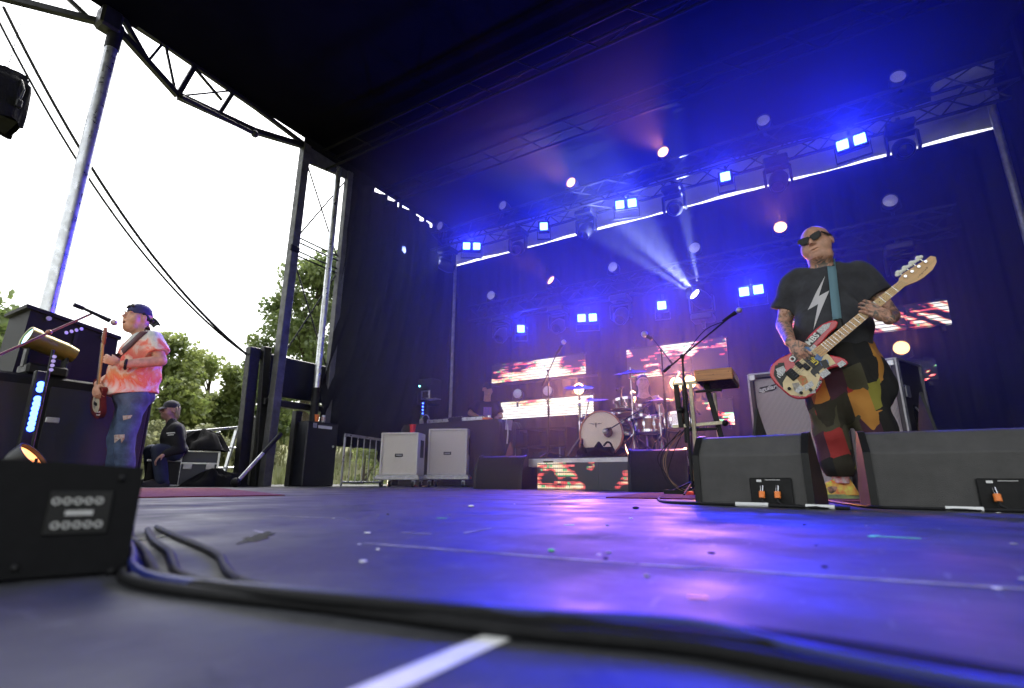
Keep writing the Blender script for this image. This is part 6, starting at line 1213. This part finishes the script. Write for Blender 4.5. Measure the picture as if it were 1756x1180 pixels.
deb = [((-.389,.753),.006,green_t,'green scrap on the deck line'),((-1.263,1.757),.014,M_['white'],'white paper scrap on the far deck'),((-.684,2.033),.014,M_['black'],'black scrap in front of the monitor'),((-.30,.335),.004,mat('pale_crumb',(.5,.46,.42),.7),'pale crumb beside the cables'),((-.62,.62),.004,M_['white'],'white crumb behind the cables'),((-.52,1.5),.006,M_['white'],'white crumb in the middle of the deck'),((-.2,.62),.004,mat('grey_crumb',(.4,.38,.4),.7),'grey crumb near the right cables')]
for k, (c, r, m_, lb) in enumerate(deb): tag(MB().ball((c[0],c[1],r*.35),(r,r*.7,r*.35),8,6).build('debris', m_), lb, 'debris')
# stage box
sbx = thing('stage_box', 'black stage box with two rows of round connectors in the near corner', 'stage box', (-.70,.312,0), 67)
sbm = mat('stage_box_paint', (.005,.005,.006), .55, var=.2, vscale=60, bump=.15, bscale=500, spec=.12)
MB().prism([(0,.004),(-.42,.004),(-.42,.137),(-.12,.124),(0,.117)], .25, Matrix(((1,0,0,0),(0,0,1,0),(0,1,0,0),(0,0,0,1)))).build('case', sbm, sbx, 20)
pnl = MB().box((-.052,-.0012,.068),(.056,.003,.046),None,.006).build('connector_panel', M_['black'], sbx)
for i in range(5):
    for j in (0,1):
        x = -.052+(i-2)*.0092-.003*j; z = .068+(.0125 if j else -.0125)
        inst('connector', MB().lathe([(.0020,.001),(.0024,.0028),(.0038,.0028),(.0042,.001)],14).mesh('connector', M_['alu_dull']), pnl, axis_m((x,-.001,z),(0,-1,0)))
MB().box((-.052,-.0035,.068),(.024,.002,.005)).build('label_strip', M_['alu_dull'], pnl)
for x in (-.008,-.2): MB().ball((x-.006,.006,.005),(.007,.007,.006),10,8).build('rubber_foot', M_['rubber'], sbx)
MB().ball((-.02,-.001,.105),.004,8,6).build('screw', M_['black'], sbx); MB().ball((-.095,-.001,.015),.004,8,6).build('screw', M_['black'], sbx)
# cable bundle in the foreground
cab_m = mat('black_cable_jacket', (.006,.006,.0065), .6, spec=.2, var=.25, vscale=60, bump=.08, bscale=300); M_['cabj'] = cab_m; M_['cab_bluelit'] = mat('cable_jacket_blue_glint', (.010,.018,.14), .35, spec=.5)  # second jacket: blue stage light on a black cable, put into the colour
CB = [
 ('front cable of the bundle crossing the bottom of the picture', [(-1.15,.49),(-.90,.395),(-.72,.320),(-.635,.284),(-.53,.284),(-.36,.314),(-.204,.336),(-.10,.362),(-.03,.360),(.03,.350),(.09,.328),(.2,.28)], .0054, 'cabj', .0056),
 ('second cable of the bundle, crossing over the front one', [(-1.2,.53),(-.98,.435),(-.82,.38),(-.68,.327),(-.58,.297),(-.44,.300),(-.30,.322),(-.18,.352),(-.09,.371),(-.01,.382),(.05,.372),(.12,.338),(.24,.28)], .0052, 'cabj', .0105),
 ('rear cable of the bundle with a loose bend', [(-1.2,.56),(-.98,.47),(-.82,.415),(-.70,.362),(-.60,.322),(-.48,.312),(-.33,.340),(-.2,.362),(-.09,.397),(.0,.396),(.07,.383),(.16,.345),(.3,.29)], .0052, 'cabj', .0055),
 ('outermost cable arcing behind the bundle', [(-1.25,.60),(-1.0,.52),(-.85,.475),(-.72,.43),(-.61,.375),(-.51,.337),(-.40,.332),(-.30,.352),(-.16,.379),(-.07,.415),(.01,.416),(.09,.398),(.18,.365),(.34,.31)], .0048, 'cabj', .0050),
 ('thin black cable coloured with blue light, lying on top of the bundle', [(-1.1,.475),(-.80,.36),(-.672,.305),(-.60,.290),(-.53,.294),(-.36,.322),(-.204,.346),(-.10,.388),(-.03,.374),(.03,.362),(.10,.346),(.22,.29)], .0040, 'cab_bluelit', .0125)]
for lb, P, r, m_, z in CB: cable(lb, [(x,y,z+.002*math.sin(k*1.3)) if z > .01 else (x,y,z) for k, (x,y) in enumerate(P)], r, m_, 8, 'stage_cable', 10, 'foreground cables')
rg = random.Random(77); scm = [M_['white'], mat('grey_scrap',(.3,.3,.31),.7), M_['black']]
for k in range(26):
    d_ = .75+2.4*rg.random()**1.5; a_ = R(rg.uniform(-52,12)); x, y = d_*math.sin(a_), d_*math.cos(a_); r = rg.uniform(.0025,.006)
    tag(MB().ball((x,y,r*.3),(r*rg.uniform(.8,1.6),r,r*.3),7,5).build('debris', scm[k%3]), 'tiny scrap of litter scattered on the deck', 'debris', 'litter scattered on the deck')
